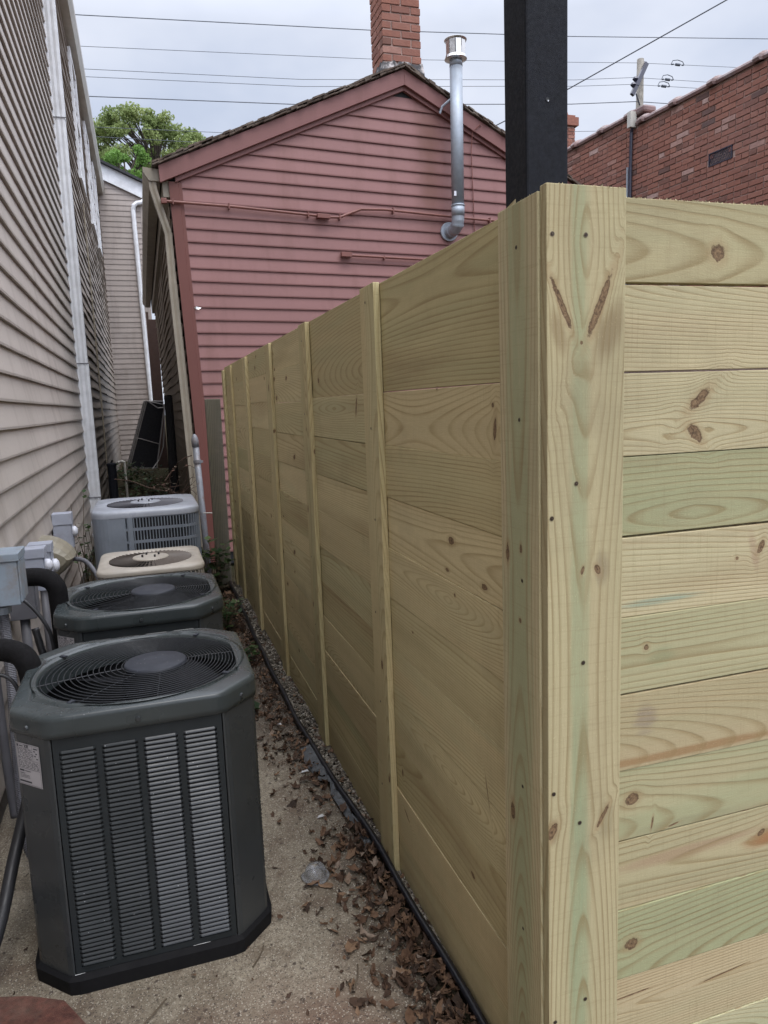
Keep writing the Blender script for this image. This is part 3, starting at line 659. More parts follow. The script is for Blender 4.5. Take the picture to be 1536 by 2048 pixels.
def rect_path(mb, pts, w, d):
    rings = []
    for p in pts:
        p = Vector(p); rings.append([p+Vector((-w/2, -d/2, 0)), p+Vector((-w/6, -d/2+0.006, 0)), p+Vector((w/6, -d/2, 0)), p+Vector((w/2, -d/2+0.004, 0)), p+Vector((w/2, d/2, 0)), p+Vector((-w/2, d/2, 0))])
    mb.loft(rings, True, (True, True))
rect_path(b, [(0.245, 7.22, 3.53), (0.25, 7.22, 3.46), (0.352, 7.25, 3.09), (0.358, 7.25, 2.66)], 0.064, 0.08)
rect_path(b, [(0.357, 7.25, 2.68), (0.39, 7.25, 1.6), (0.432, 7.25, 0.15)], 0.070, 0.085)
b.build('downspout', 'tan_metal', rh)
# small dryer nub, patched lap and foil patch on the red wall
b = MB(); pc = RH(0.14, -0.02, 2.433); b.faces([pc+Vector((-0.033, -0.004, 0)), pc+Vector((-0.012, -0.012, 0.012)), pc+Vector((0.014, -0.012, 0.011)), pc+Vector((0.036, -0.004, 0.002)), pc+Vector((0.012, -0.014, -0.012)), pc+Vector((-0.014, -0.014, -0.011))], [(0, 5, 4, 3, 2, 1)]); b.build('foil_patch', 'chrome', rh)
# pipes on the gable
rp = MB()
pts = [(-0.05, 3.352), (0.0, 3.352), (0.55, 3.35), (1.37, 3.325)]
rp.tube([RH(u, -0.045, z) for u, z in pts], 0.013, 8)
rp.tube([RH(u, -0.05, z) for u, z in ((1.50, 3.318), (1.6, 3.325), (1.83, 3.415), (2.08, 3.43), (3.0, 3.41), (4.0, 3.40))], 0.013, 8)
for u, z in ((0.02, 3.352), (0.52, 3.35), (1.28, 3.328), (1.60, 3.325), (2.18, 3.43), (3.3, 3.407)):
    c = RH(u, -0.04, z); rp.obox(c, (0.012, 0, 0), (0, 0.05, 0), (0, 0, 0.05))
gp = tag(rp.build('conduit', 'pipe_red', smooth=False), 'red painted conduit crossing the cottage gable with a small junction fitting', 'conduit')
b = MB(); c = RH(1.43, -0.05, 3.32); b.obox(c, (0.13, 0.01, 0), (-0.004, 0.055, 0), (0, 0, 0.042)); b.build('junction_box', 'pipe_red', gp, bevel=0.004); b = MB(); c = RH(-0.06, -0.045, 3.352); b.obox(c, (0.05, 0, 0), (0, 0.05, 0), (0, 0, 0.045)); b.build('junction_box', 'pipe_red', gp, bevel=0.004)
b = MB(); b.tube([RH(u, -0.045, z) for u, z in ((1.68, 2.972), (2.6, 2.968), (3.6, 2.965))], 0.013, 8); c = RH(1.64, -0.05, 2.975); b.obox(c, (0.11, 0.01, 0), (0, 0.05, 0), (0, 0, 0.045)); b.obox(RH(2.05, -0.04, 2.965), (0.014, 0, 0), (0, 0.04, 0), (0, 0, 0.04))
tag(b.build('conduit', 'pipe_red', bevel=0.002), 'shorter red painted conduit low on the gable, cut by the fence top', 'conduit')
b = MB(); b.tube([RH(3.26, -0.03, 4.31), RH(3.20, -0.10, 4.33), RH(3.13, -0.06, 4.26), RH(3.12, -0.035, 4.1), RH(3.12, -0.03, 3.6), RH(3.115, -0.03, 3.1)], 0.005, 6)
tag(b.build('service_cable', 'pipe_red'), 'thin red painted cable dropping down the gable right of the flue pipe', 'cable')

# flue pipe
fl = thing('flue_pipe', 'galvanised flue pipe rising from the red gable to a drum shaped cap', 'flue', (3.2, 7.3, 3.2))
P0 = Vector((3.194, 7.425, 3.245)); A0 = Vector((3.218, 7.25, 3.262)); B0 = Vector((3.222, 7.24, 3.33))
b = MB(); b.tube([P0+Vector((0, -0.005, 0)), P0+Vector((0, -0.022, 0))], [0.098, 0.094], 24); b.build('wall_flange', 'galv', fl, bevel=0.003)
b = MB()
el = [P0, Vector((3.205, 7.36, 3.243)), Vector((3.214, 7.30, 3.252)), Vector((3.219, 7.26, 3.28)), Vector((3.221, 7.245, 3.32)), Vector((3.221, 7.24, 3.38))]
b.tube(el, 0.064, 20)
for i in (1, 3): b.tube([el[i]-(el[i+1]-el[i]).normalized()*0.008, el[i]+(el[i+1]-el[i]).normalized()*0.008], 0.069, 20)
b.build('elbow', 'galv', fl, smooth=False)
b = MB(); b.tube([(3.221, 7.24, 3.36), (3.222, 7.24, 3.46)], 0.0665, 24); b.tube([(3.222, 7.24, 3.455), (3.222, 7.24, 3.47)], 0.070, 24); b.tube([(3.222, 7.24, 3.46), (3.231, 7.24, 4.80)], 0.0635, 24); b.tube([(3.2310, 7.24, 4.78), (3.2312, 7.24, 4.86)], [0.066, 0.060], 24); pp = b.build('pipe', 'galv', fl, smooth=True)
b = MB(); b.box(3.155, 3.180, 7.176, 7.178, 3.54, 3.585); b.build('sticker', 'knob', pp)
b = MB(); b.tube([(3.23, 7.24, 4.835), (3.23, 7.24, 4.845), (3.23, 7.24, 4.87)], [0.085, 0.112, 0.105], 24)
for k in range(10):
    a = 2*math.pi*k/10+0.2; cx, cy = 3.231+0.094*math.cos(a), 7.24+0.094*math.sin(a)
    b.obox((cx, cy, 4.94), (-math.sin(a)*0.054, math.cos(a)*0.054, 0), (math.cos(a)*0.004, math.sin(a)*0.004, 0), (0, 0, 0.155))
b.tube([(3.231, 7.24, 5.008), (3.231, 7.24, 5.02), (3.231, 7.24, 5.024)], [0.105, 0.113, 0.108], 24)
b.tube([(3.231, 7.24, 4.86), (3.231, 7.24, 5.0)], 0.05, 16, mi=1)
b.build('cap', ['chrome', 'dark'], fl)
b = MB(); b.tube([(3.20, 7.27, 4.50), (3.11, 7.33, 4.43), (3.09, 7.345, 4.37)], 0.012, 6); b.tube([(3.24, 7.27, 4.50), (3.34, 7.35, 4.40)], 0.012, 6); b.build('bracket', 'galv', fl)

# brick work made of separate bricks in one mesh
def bricks(mb, P, N, u0, u1, z0, z1, L=0.198, H=0.057, J=0.0107, th=0.09, seed=1, skip=None, ends=False):
    rnd = random.Random(seed); N = Vector(N).normalized(); row = 0; z = z0
    while z+H <= z1+0.02:
        u = u0-(L+J)*(0.5 if row % 2 else 0)
        if row % 6 == 5 and not ends: lb = (L-J)/2
        else: lb = L
        while u < u1:
            a, c_ = max(u, u0), min(u+lb, u1)
            if c_-a > 0.02 and not (skip and skip((a+c_)/2, z+H/2)):
                jn = rnd.uniform(-0.004, 0.004); t = rnd.uniform(-0.0015, 0.0015)
                p = P((a+c_)/2, z+H/2); ax = (P(c_, z)-P(a, z)); az = Vector((0, 0, H+rnd.uniform(-0.004, 0.002)))
                r = rnd.random(); r = r if rnd.random() < 0.7 else 0.35+0.35*r
                mb.obox(p-N*(th/2-jn)+Vector((0, 0, t)), ax*(1-rnd.uniform(0, 0.02)), N*th, az, rn=r)
            u += lb+J
        z += H+J; row += 1
# chimney of the cottage
ch = thing('chimney', 'weathered red brick chimney standing on the cottage ridge with tarred flashing', 'chimney', (2.8, 7.85, 4.6))
cx0, cx1, cy0, cy1 = 2.60, 3.015, 7.62, 8.0
b = MB()
bricks(b, lambda u, z: Vector((u, cy0, z)), (0, -1, 0), cx0, cx1, 4.55, 6.6, H=0.0655, J=0.0115, seed=4, ends=True)
bricks(b, lambda u, z: Vector((cx0, u, z)), (-1, 0, 0), cy0+0.092, cy1, 4.55, 6.6, H=0.0655, J=0.0115, seed=5, ends=True)
bricks(b, lambda u, z: Vector((cx1, u, z)), (1, 0, 0), cy0+0.092, cy1, 4.55, 6.6, H=0.0655, J=0.0115, seed=6, ends=True)
bricks(b, lambda u, z: Vector((u, cy1, z)), (0, 1, 0), cx0+0.092, cx1-0.092, 4.55, 6.6, H=0.0655, J=0.0115, seed=7, ends=True)
b.build('brick_shaft', 'brick', ch, bevel=0.004)
b = MB(); b.box(cx0+0.009, cx1-0.009, cy0+0.009, cy1-0.009, 4.5, 6.55); b.build('mortar_core', 'mortar', ch)
b = MB()
n = 14
ring = []
for i, (x, y) in enumerate([(cx0, cy0), (cx1, cy0), (cx1, cy1), (cx0, cy1)]): ring.append((x, y))
def fl_ring(o, zf): return [Vector((x+(o if x > 2.8 else -o), y+(o if y > 7.8 else -o), zf(x, y))) for x, y in ring]
# tessellated flashing with a ragged upper edge
segs = []
for k in range(4):
    (xa, ya), (xb, yb) = ring[k], ring[(k+1) % 4]
    for i in range(n): segs.append((xa+(xb-xa)*i/n, ya+(yb-ya)*i/n))
o1 = lambda x, y, o: (2.8075+(x-2.8075)*(1+o/0.2), 7.81+(y-7.81)*(1+o/0.19))
r0 = [Vector((*o1(x, y, 0.035), 4.5)) for x, y in segs]; r1 = [Vector((*o1(x, y, 0.022), 4.82+U(-.02, .02))) for x, y in segs]; r2 = [Vector((*o1(x, y, 0.008), 4.93+U(-0.025, 0.02))) for x, y in segs]; r3 = [Vector((*o1(x, y, -0.005), v.z+0.006)) for (x, y), v in zip(segs, r2)]
b.loft([r0, r1, r2, r3]); b.build('flashing', 'tar', ch)

# ---------------------------------------------------------------- brick wall at right
t4 = math.tan(R(4)); c4, s4 = math.cos(R(4)), math.sin(R(4))
BP = lambda u, z: Vector((6.86+s4*u, 6.99-c4*u, z))           # u increases toward the camera
NB = Vector((-c4, -s4, 0))
bw = thing('brick_building', 'old red brick building wall with clay coping rising behind the wooden fence', 'building', (6.86, 7, 0))
def vent_skip(u, z): return -0.80 < u < -0.44 and 4.20 < z < 4.36
b = MB()
bricks(b, BP, NB, -3.95, 5.2, 2.6, 5.10, seed=15, skip=vent_skip, J=0.0105)
bricks(b, BP, NB, -3.95, -2.13, 5.10+0.004, 5.26, seed=16, J=0.0105)
b.build('brick_face', 'brick', bw, bevel=0.003)
b = MB()
b.loft([[BP(u, z)-NB*(0.011) for z in (0, z1)]+[BP(u, z)-NB*5 for z in (z1, 0)] for u, z1 in ((-3.95, 5.27), (-2.13, 5.27))], True, (True, True))
b.loft([[BP(u, z)-NB*(0.011) for z in (0, z1)]+[BP(u, z)-NB*5 for z in (z1, 0)] for u, z1 in ((-2.13, 5.13), (5.2, 5.13))], True, (True, True))
b.build('mortar_core', 'mortar', bw)
def coping(u0, u1, z, joints):
    b = MB()
    def ring(u, s): return [BP(u, z)+NB*(-0.12+0.155*s*math.cos(a))+Vector((0, 0, 0.008+0.07*s*max(0, math.sin(a)) + (-0.03 if math.sin(a) < -0.1 else 0))) for a in [2*math.pi*k/16 for k in range(16)]]
    b.loft([ring(u0, 1), ring(u1, 1)], True, (True, True))
    for j in joints: b.loft([ring(j-0.07, 1.0), ring(j-0.065, 1.22), ring(j+0.03, 1.28), ring(j+0.045, 1.0)], True, (True, True))
    b.build('coping', 'coping', bw, smooth=False)
coping(-2.08, 5.2, 5.135, [-1.95, -1.37, -0.74, -0.08, 0.6, 1.3])
coping(-3.97, -2.13, 5.275, [-2.22, -2.80, -3.42, -3.93])
b = MB()
b.obox(BP(-0.62, 4.28)-NB*0.06, (BP(1, 0)-BP(0, 0))*0.33, NB*0.02, (0, 0, 0.145), mi=1)
for i in range(14):
    for sgn in (1, -1):
        u = -0.78+0.33*i/13; b.obox(BP(u*0.92-0.05, 4.28)-NB*(0.004*sgn), ((BP(1, 0)-BP(0, 0))*0.055*sgn+Vector((0, 0, 0.14))), NB*0.004, (BP(1, 0)-BP(0, 0))*0.004)
for u in (-0.79, -0.45): b.obox(BP(u, 4.28), (BP(1, 0)-BP(0, 0))*0.012, NB*0.015, (0, 0, 0.15))
for z in (4.208, 4.352): b.obox(BP(-0.62, z), (BP(1, 0)-BP(0, 0))*0.33, NB*0.015, (0, 0, 0.01))
b.build('vent_grille', ['insul', 'dark'], bw)
b = MB(); b.obox(BP(-2.13, 5.20)+NB*0.05, (BP(1, 0)-BP(0, 0))*0.07, NB*0.1, (0, 0, 0.20)); b.build('scupper', 'gutter_white', bw)
b = MB(); b.obox(BP(-2.07, 5.30)-NB*0.10, (BP(1, 0)-BP(0, 0))*0.26, NB*0.22, (0, 0, 0.10)); b.build('flashing_hood', 'coping', bw, bevel=0.03)
b = MB(); b.tube([BP(-2.12, 5.14)+NB*0.04, BP(-2.16, 5.05)+NB*0.03, BP(-2.17, 4.6)+NB*0.03, BP(-2.18, 3.0)+NB*0.03], 0.022, 8); b.build('drain_pipe', 'insul', bw)
b = MB(); b.tube([BP(-2.24, 4.62)+NB*0.02, BP(-2.25, 3.0)+NB*0.02], 0.016, 8); b.build('drain_pipe', 'galv', bw)
# far chimney behind
fc = thing('chimney', 'small far brick chimney with stepped cap beside the black post', 'chimney', (8.75, 14.2, 6))
b = MB(); bricks(b, lambda u, z: Vector((u, 14.0, z)), (0, -1, 0), 8.40, 8.87, 3.0, 6.95, seed=31, ends=True)
bricks(b, lambda u, z: Vector((8.87, u, z)), (1, 0, 0), 14.1, 14.45, 3.0, 6.95, seed=32, ends=True); b.build('brick_shaft', 'brick', fc)
b = MB(); b.box(8.41, 8.86, 14.01, 14.45, 3, 6.95); b.build('mortar_core', 'mortar', fc)
b = MB(); b.box(8.36, 8.93, 13.95, 14.5, 6.96, 7.12); b.box(8.40, 8.88, 14.0, 14.45, 7.12, 7.17); b.tube([(8.62, 14.2, 7.17), (8.62, 14.2, 7.30), (8.62, 14.2, 7.36)], [0.2, 0.16, 0.10], 12); b.build('cap', 'brick', fc)

# ================================================================== TREES
def leaf_cloud(name, mat, parent, clumps, n, size, seed):
    rng = np.random.default_rng(seed); V = []; RN = []
    cl = np.array(clumps); wts = cl[:, 3]**2; wts = wts/wts.sum()
    idx = rng.choice(len(cl), n, p=wts); c = cl[idx]
    d = rng.normal(size=(n, 3)); d /= np.linalg.norm(d, axis=1)[:, None]; rad = rng.random(n)**0.45
    pos = c[:, :3]+d*(c[:, 3]*rad)[:, None]*np.array([1, 1, 0.8])
    a = rng.normal(size=(n, 3)); a /= np.linalg.norm(a, axis=1)[:, None]; bvec = np.cross(a, rng.normal(size=(n, 3))); bvec /= np.linalg.norm(bvec, axis=1)[:, None]
    s = (size*rng.uniform(0.6, 1.3, n))[:, None]
    q = np.stack([pos-a*s, pos+bvec*s*0.55, pos+a*s, pos-bvec*s*0.55], 1).reshape(-1, 3)
    me = bpy.data.meshes.new(name); me.from_pydata(q.tolist(), [], np.arange(4*n).reshape(-1, 4).tolist()); me.materials.append(M[mat])
    clr = rng.random(len(cl)); at = me.attributes.new('rnd', 'FLOAT', 'FACE'); at.data.foreach_set('value', np.clip(0.55*clr[idx]+0.45*rng.random(n), 0, 1))
    o = bpy.data.objects.new(name, me); COL.objects.link(o); o.parent = parent; o.matrix_parent_inverse = Matrix.Translation(-parent.location); return o
def tree(label, x, y, H, prof, mat, n, size, seed, group=None, csize=(0.35, 0.8), nclump=60):
    rnd = random.Random(seed); t = thing('tree', label, 'tree', (x, y, 0), group)
    b = MB(); b.tube([(x, y, 0), (x+0.1, y, H*0.35), (x-0.1, y+0.1, H*0.6), (x, y, H*0.85)], [0.28, 0.22, 0.14, 0.04], 8)
    clumps = []
    for k in range(nclump):
        zt = rnd.uniform(0, 1); z = prof[0][0]+(prof[-1][0]-prof[0][0])*zt
        r = np.interp(z, [p[0] for p in prof], [p[1] for p in prof]); off = np.interp(z, [p[0] for p in prof], [p[2] for p in prof])
        a = rnd.uniform(0, 6.28); d = r*math.sqrt(rnd.uniform(0.1, 1)); c = (x+off+d*math.cos(a), y+d*math.sin(a)*0.8, z, rnd.uniform(*csize)); clumps.append(c)
        zb = max(H*0.3, z-1.5-d*0.6); b.tube([(x, y, zb), ((x+c[0])/2, (y+c[1])/2, (zb+z)/2+0.3), c[:3]], [0.07, 0.045, 0.015], 5)
    b.build('trunk', 'bark', t); leaf_cloud('crown', mat, t, clumps, n, size, seed); return t
tree('tall tree in thin olive spring leaf behind the passage houses', 1.65, 40, 16.2, [(9.0, 2.6, 0), (12.5, 3.6, 0), (14.3, 3.1, -0.2), (15.2, 2.2, -0.7), (15.9, 1.1, -0.8)], 'leaf_olive', 60000, 0.07, 3, csize=(0.22, 0.55), nclump=230)
tree('small bright green tree in front of the olive tree', 0.05, 30, 11, [(6.5, 1.5, 0), (9.0, 1.6, 0), (10.2, 1.2, 0.1), (10.9, 0.6, 0.2)], 'leaf_green', 24000, 0.06, 5, csize=(0.14, 0.34), nclump=170)
tree('distant tree just showing between the gable and the black post', 15.1, 30, 12.6, [(7, 1.0, 0), (10, 1.0, 0), (12.2, 0.5, 0.2)], 'leaf_green', 4000, 0.07, 8, nclump=18)

# ================================================================== UTILITY POLE AND WIRES
up = thing('utility_pole', 'weathered wooden utility pole with a slanting crossarm behind the brick wall', 'utility pole', (22.2, 30, 0))
b = MB(); b.tube([(22.25, 30, 0), (22.35, 30, 16.25)], [0.26, 0.15], 10); b.build('pole', 'polewood', up, smooth=True)
b = MB(); b.obox((21.97, 29.55, 15.22), Vector((0.95, 0.3, 1.50)), Vector((0.15, 0, -0.095)), Vector((0, 0.14, 0))); b.tube([(21.95, 29.75, 14.7), (22.2, 29.8, 14.25)], 0.03, 5); b.build('crossarm', 'insul', up)
for p in ((22.50, 30.0, 15.98), (21.80, 29.6, 15.12), (21.55, 29.4, 14.78)):
    b = MB(); b.tube([p, (p[0], p[1], p[2]+0.1), (p[0], p[1], p[2]+0.18)], [0.05, 0.13, 0.09], 10); b.build('insulator', 'insul', up)
WIRES = [[(-0.91, 15.41), (9.62, 16.07), (18.75, 16.81), (29.43, 17.84)], [(-0.88, 14.39), (9.58, 15.01), (18.75, 15.78), (22.24, 16.09), (26.99, 16.38)],
 [(-0.86, 13.48), (6.8, 13.84), (18.75, 14.91), (21.73, 15.28), (25.32, 15.43)], [(-0.86, 13.15), (6.78, 13.51), (18.75, 14.58), (21.5, 14.9), (24.64, 15.03)],
 [(-0.83, 12.7), (6.76, 13.05), (18.75, 14.05), (22.09, 14.43), (23.7, 14.48)], [(-0.78, 11.78), (4.37, 11.93), (19.01, 13.05), (20.17, 13.15)], [(-0.75, 11.45), (3.41, 11.51), (19.01, 12.66), (19.51, 12.69)]]
WL = ['topmost overhead wire, highest of the lines crossing the sky', 'overhead wire second from the top, tied to the pole head', 'overhead wire third from the top, tied at the middle of the crossarm', 'overhead wire fourth from the top, tied at the low end of the crossarm', 'darker overhead cable fifth from the top, passing below the crossarm', 'overhead wire second from the bottom, crossing the olive tree', 'lowest overhead wire, crossing the middle of the olive tree']
for i, wpts in enumerate(WIRES):
    x0, z0 = wpts[0]; x1, z1 = wpts[1]; sl = (z1-z0)/(x1-x0)
    xs = [p[0] for p in wpts]; zz = [p[1] for p in wpts]
    left = (x0-9, z0-9*sl*0.8); xe, ze = wpts[-1]; sl2 = (wpts[-1][1]-wpts[-2][1])/(wpts[-1][0]-wpts[-2][0]); right = (xe+10, ze+10*sl2)
    pts = [left]+wpts+[right]
    b = MB(); dy = (0, 0, -0.4, -0.6, -0.1, 0.2, 0.2)[i]
    b.tube([(x, 30+dy, z) for x, z in pts], 0.017 if i in (0, 4) else 0.010, 5)
    if i in (1, 2, 3):
        xc = (24.35, 23.5, 23.15)[i-1]; zc = np.interp(xc, [p[0] for p in pts], [p[1] for p in pts]); s_ = 0.45 if i == 1 else 0.40
        b.tube([(xc-0.8*s_, 30+dy, zc-0.01), (xc-0.6*s_, 30+dy, zc+0.15), (xc, 30+dy, zc+0.20), (xc+0.6*s_, 30+dy, zc+0.15), (xc+0.8*s_, 30+dy, zc+0.01)], 0.018, 5)
        b.tube([(xc-0.11, 30+dy, zc), (xc+0.11, 30+dy, zc)], 0.06, 8)
        for sg in (-1, 1): b.tube([(xc+sg*0.75*s_, 30+dy, zc-0.02*sg*-1), (xc+sg*0.5*s_, 30+dy, zc)], 0.03, 6)
    tag(b.build('overhead_wire', 'wire'), WL[i], 'wire', 'overhead wires')
b = MB(); b.tube([(3.74, 7.46, 4.33), (4.25, 6.8, 4.50), (5.4, 5.3, 4.98), (6.9, 3.3, 5.7), (9, 0.5, 6.8)], 0.0055, 5)
tag(b.build('service_wire', 'wire'), 'thin service wire slanting up from the cottage rake across the sky', 'wire')

# ================================================================== WOODEN FENCE
fe = thing('wooden_fence', 'new greenish pressure treated board fence running down the passage and turning the corner', 'fence', (0.66, 1.13, 0))
def rnd_id():
    return round(random.random(), 5)
# side run: bays between battens (near edge y)
bat = [2.06, 3.00, 3.925, 4.855, 5.72, 6.23]
# corner boards
b = MB(); b.box(0.6545, 0.8095, 1.118, 1.1375, 0.0, 1.846, jit=0.0007, axis='z', rn=0.4742); b.build('corner_board', 'wood_corner', fe, bevel=0.0015)
b = MB(); b.box(0.650, 0.6688, 1.1385, 1.283, 0.0, 1.838, jit=0.0006, axis='z', rn=0.6788); b.build('corner_board', 'wood_side', fe, bevel=0.0015)
for i, y0 in enumerate(bat):
    wdt = 0.138 if i < 5 else 0.10
    b = MB(); b.tint = U(-0.2, 0.15); t = U(-0.002, 0.002); b.box(0.650+t, 0.6688, y0, y0+wdt, 0.0, 1.842-0.005*i+U(-0.003, 0.003), axis='z', rn=rnd_id())
    b.build('batten', 'wood_b', fe, bevel=0.002)
edges = [1.155]+[y+0.07 for y in bat]
for i in range(len(edges)-1):
    b = MB(); z = 1.838; y0, y1 = edges[i]+0.002, edges[i+1]-0.002; k = 0; zoff = U(-0.012, 0.0) if i else 0
    while z > 0.02:
        zb = z-0.1535 + (zoff if k == 1 else 0)
        if i < 2 and k == 0: zb -= 0.1535      # one wide board at the top of the near bays
        zb = max(zb, 0.005)
        xo = U(-0.0018, 0.0018); gap = random.choice([0.0005, 0.0008, 0.0012, 0.0018]); tl = U(-0.0016, 0.0016)
        b.tint = random.choice([-0.4, -0.2, -0.1, 0.0, 0.1, 0.25, 0.4]); b.box(0.6695+xo, 0.691+xo, y0, y1, zb+gap, z, jit=0.0009, axis='y', rn=rnd_id())
        z = zb; k += 1
    b.build('board_panel', 'wood_bay' if i <= 1 else 'wood_b', fe, bevel=0.0012)
# front run
b = MB(); z = 1.8375; k = 0
gaps = [0.0062, 0.0026, 0.002, 0.0038, 0.0016, 0.0030, 0.001, 0.0018, 0.001, 0.0012, 0.001, 0.001]
seams = [1.689, 1.537, 1.387, 1.237, 1.084, 0.932, 0.779, 0.629, 0.480, 0.325, 0.165, 0.008]
ids = [0.2312, 0.6121, 0.1553, 0.1177, 0.3339, 0.8825, 0.9534, 0.4147, 0.7719, 0.0581, 0.9216, 0.512]
for k, zb in enumerate(seams):
    xo = U(-0.0015, 0.0015); b.tint = [.15, -.05, .2, .65, 0, .5, -.75, .2, -.25, 1.0, -.7, .6][k]
    b.box(0.692, 2.9, 1.139+xo, 1.160+xo, zb+gaps[k], z, jit=0.0011, axis='x', rn=ids[k]); z = zb
b.build('board_panel', 'wood_front', fe, bevel=0.0012)
for x0 in (1.75, 2.74):
    b = MB(); b.box(x0, x0+0.14, 1.118, 1.1375, 0.0, 1.845, axis='z', rn=rnd_id()); b.build('batten', 'wood_b', fe, bevel=0.002)
# backing rails (other side of the fence)
for z0 in (0.3, 1.0, 1.6):
    b = MB(); b.box(0.694, 0.732, 1.2, 6.3, z0, z0+0.085, axis='y', rn=rnd_id()); b.build('rail', 'wood_b', fe)
    b = MB(); b.box(0.76, 2.9, 1.163, 1.201, z0, z0+0.085, axis='x', rn=rnd_id()); b.build('rail', 'wood_b', fe)
# saw fuzz and splinters along the cut tops
b = MB(); rgf = random.Random(5)
def sliver(x, y, z, dx, dy, h, w_=0.0012):
    b.faces([(x-dx*w_, y-dy*w_, z-0.002), (x+dx*w_, y+dy*w_, z-0.002), (x+rgf.uniform(-.002, .002), y+rgf.uniform(-.002, .002), z+h)], [(0, 1, 2)], rn=rgf.random())
for k in range(45): sliver(rgf.uniform(0.656, 0.808), 1.119, 1.846, 1, 0, rgf.uniform(0.0003, 0.0018)*(1 if rgf.random() < .85 else 2), rgf.uniform(.0008, .003))
for k in range(30): sliver(0.652, rgf.uniform(1.14, 1.28), 1.838, 0, 1, rgf.uniform(0.0005, 0.004), rgf.uniform(.0008, .003))
for k in range(160): sliver(rgf.uniform(0.81, 1.4), 1.141, 1.8375, 1, 0, rgf.uniform(0.0003, 0.0025), rgf.uniform(.0008, .004))
for k in range(140): sliver(0.671, rgf.uniform(1.28, 3.6), 1.838, 0, 1, rgf.uniform(0.0003, 0.003), rgf.uniform(.0008, .004))
b.faces([(0.651, 1.262, 1.835), (0.652, 1.238, 1.837), (0.650, 1.212, 1.8385), (0.651, 1.215, 1.846), (0.6505, 1.235, 1.8415)], [(0, 1, 2, 3, 4)])
b.build('saw_fuzz', 'wood_side', fe)['kind'] = 'stuff'
# screws
def screw(p, n, r, ringed=False):
    b = MB(); n = Vector(n)
    b.disc(Vector(p)+n*0.0006, n, r*1.5, 12, mi=1); b.disc(Vector(p)+n*0.0012, n, r, 10, mi=0)
    if ringed: b.disc(Vector(p)+n*0.0016, n, r*0.55, 10, mi=1); b.disc(Vector(p)+n*0.002, n, r*0.25, 8, mi=0)
    b.build('screw', ['dark_hole', 'screwhead'], fe)
for (x, z, rg_) in ((0.6658, 1.7663, 1), (0.7295, 1.7668, 0), (0.7123, 1.3488, 1), (0.6634, 1.2907, 1), (0.7277, 1.0193, 0), (0.666, 0.775, 0), (0.7214, 0.7059, 0), (0.668, 0.30, 0), (0.735, 0.33, 0)):
    screw((x, 1.118, z), (0, -1, 0), 0.0028, rg_)
for (y, z) in ((1.212, 1.7633), (1.2067, 1.4611), (1.2007, 1.1623), (1.2058, 0.7486), (1.209, 0.4394)): screw((0.650, y, z), (-1, 0, 0), 0.0026)
for i, y0 in enumerate(bat[:5]):
    for z in (1.796-i*0.01, 1.451, 1.167, 0.84, 0.568, 0.25): screw((0.6475, y0+0.075+U(-.02, .02), z+U(-.03, .03)), (-1, 0, 0), 0.003)

# black post behind the corner
b = MB(); b.box(1.108, 1.245, 2.0, 2.135, 0.0, 4.0, jit=0)
bp = tag(b.build('post', 'black_paint', bevel=0.006), 'thick square post painted black standing behind the fence corner', 'post')
b = MB(); b.disc((1.176, 1.9985, 2.345), (0, -1, 0), 0.006, 10); b.disc((1.178, 1.998, 2.342), (0, -1, 0), 0.0025, 8, mi=1); b.build('screw', ['dark', 'knob'], bp)
# old grey board at the end of the fence
b = MB(); b.box(0.506, 0.632, 6.42, 6.46, -0.02, 1.587, axis='z', rn=0.3, jit=0.003)
tag(b.build('fence_board', 'oldwood', bevel=0.006), 'weathered grey mossy upright board beside the far end of the new fence', 'board')
# ================================================================== AIR CONDITIONERS
def oct_pt(a, s, hx=0.315, hy=0.315, ch=0.10, rnd_=0.0):
    """point at angle a on a chamfered square scaled so that the side inset is s metres"""
    c, n = math.cos(a), math.sin(a); hx -= s; hy -= s
    k = hx+hy-ch+s*0.586-s*0.0
    t = 1e9
    if abs(c) > 1e-9: t = min(t, hx/abs(c))
    if abs(n) > 1e-9: t = min(t, hy/abs(n))
    t = min(t, (hx+hy-ch*1.0)/(abs(c)+abs(n)))
    return t*c, t*n
NA = 96
def lerp_ring(z, s, circ=0.0, rad=0.29, off=(0, 0), hx=0.315, hy=0.315, ch=0.10):
    out = []
    for i in range(NA):
        a = 2*math.pi*(i+0.5)/NA; x, y = oct_pt(a, s, hx, hy, ch); 
        cx, cy = rad*math.cos(a)+off[0], rad*math.sin(a)+off[1]
        out.append((x+(cx-x)*circ, y+(cy-y)*circ, z))
    return out
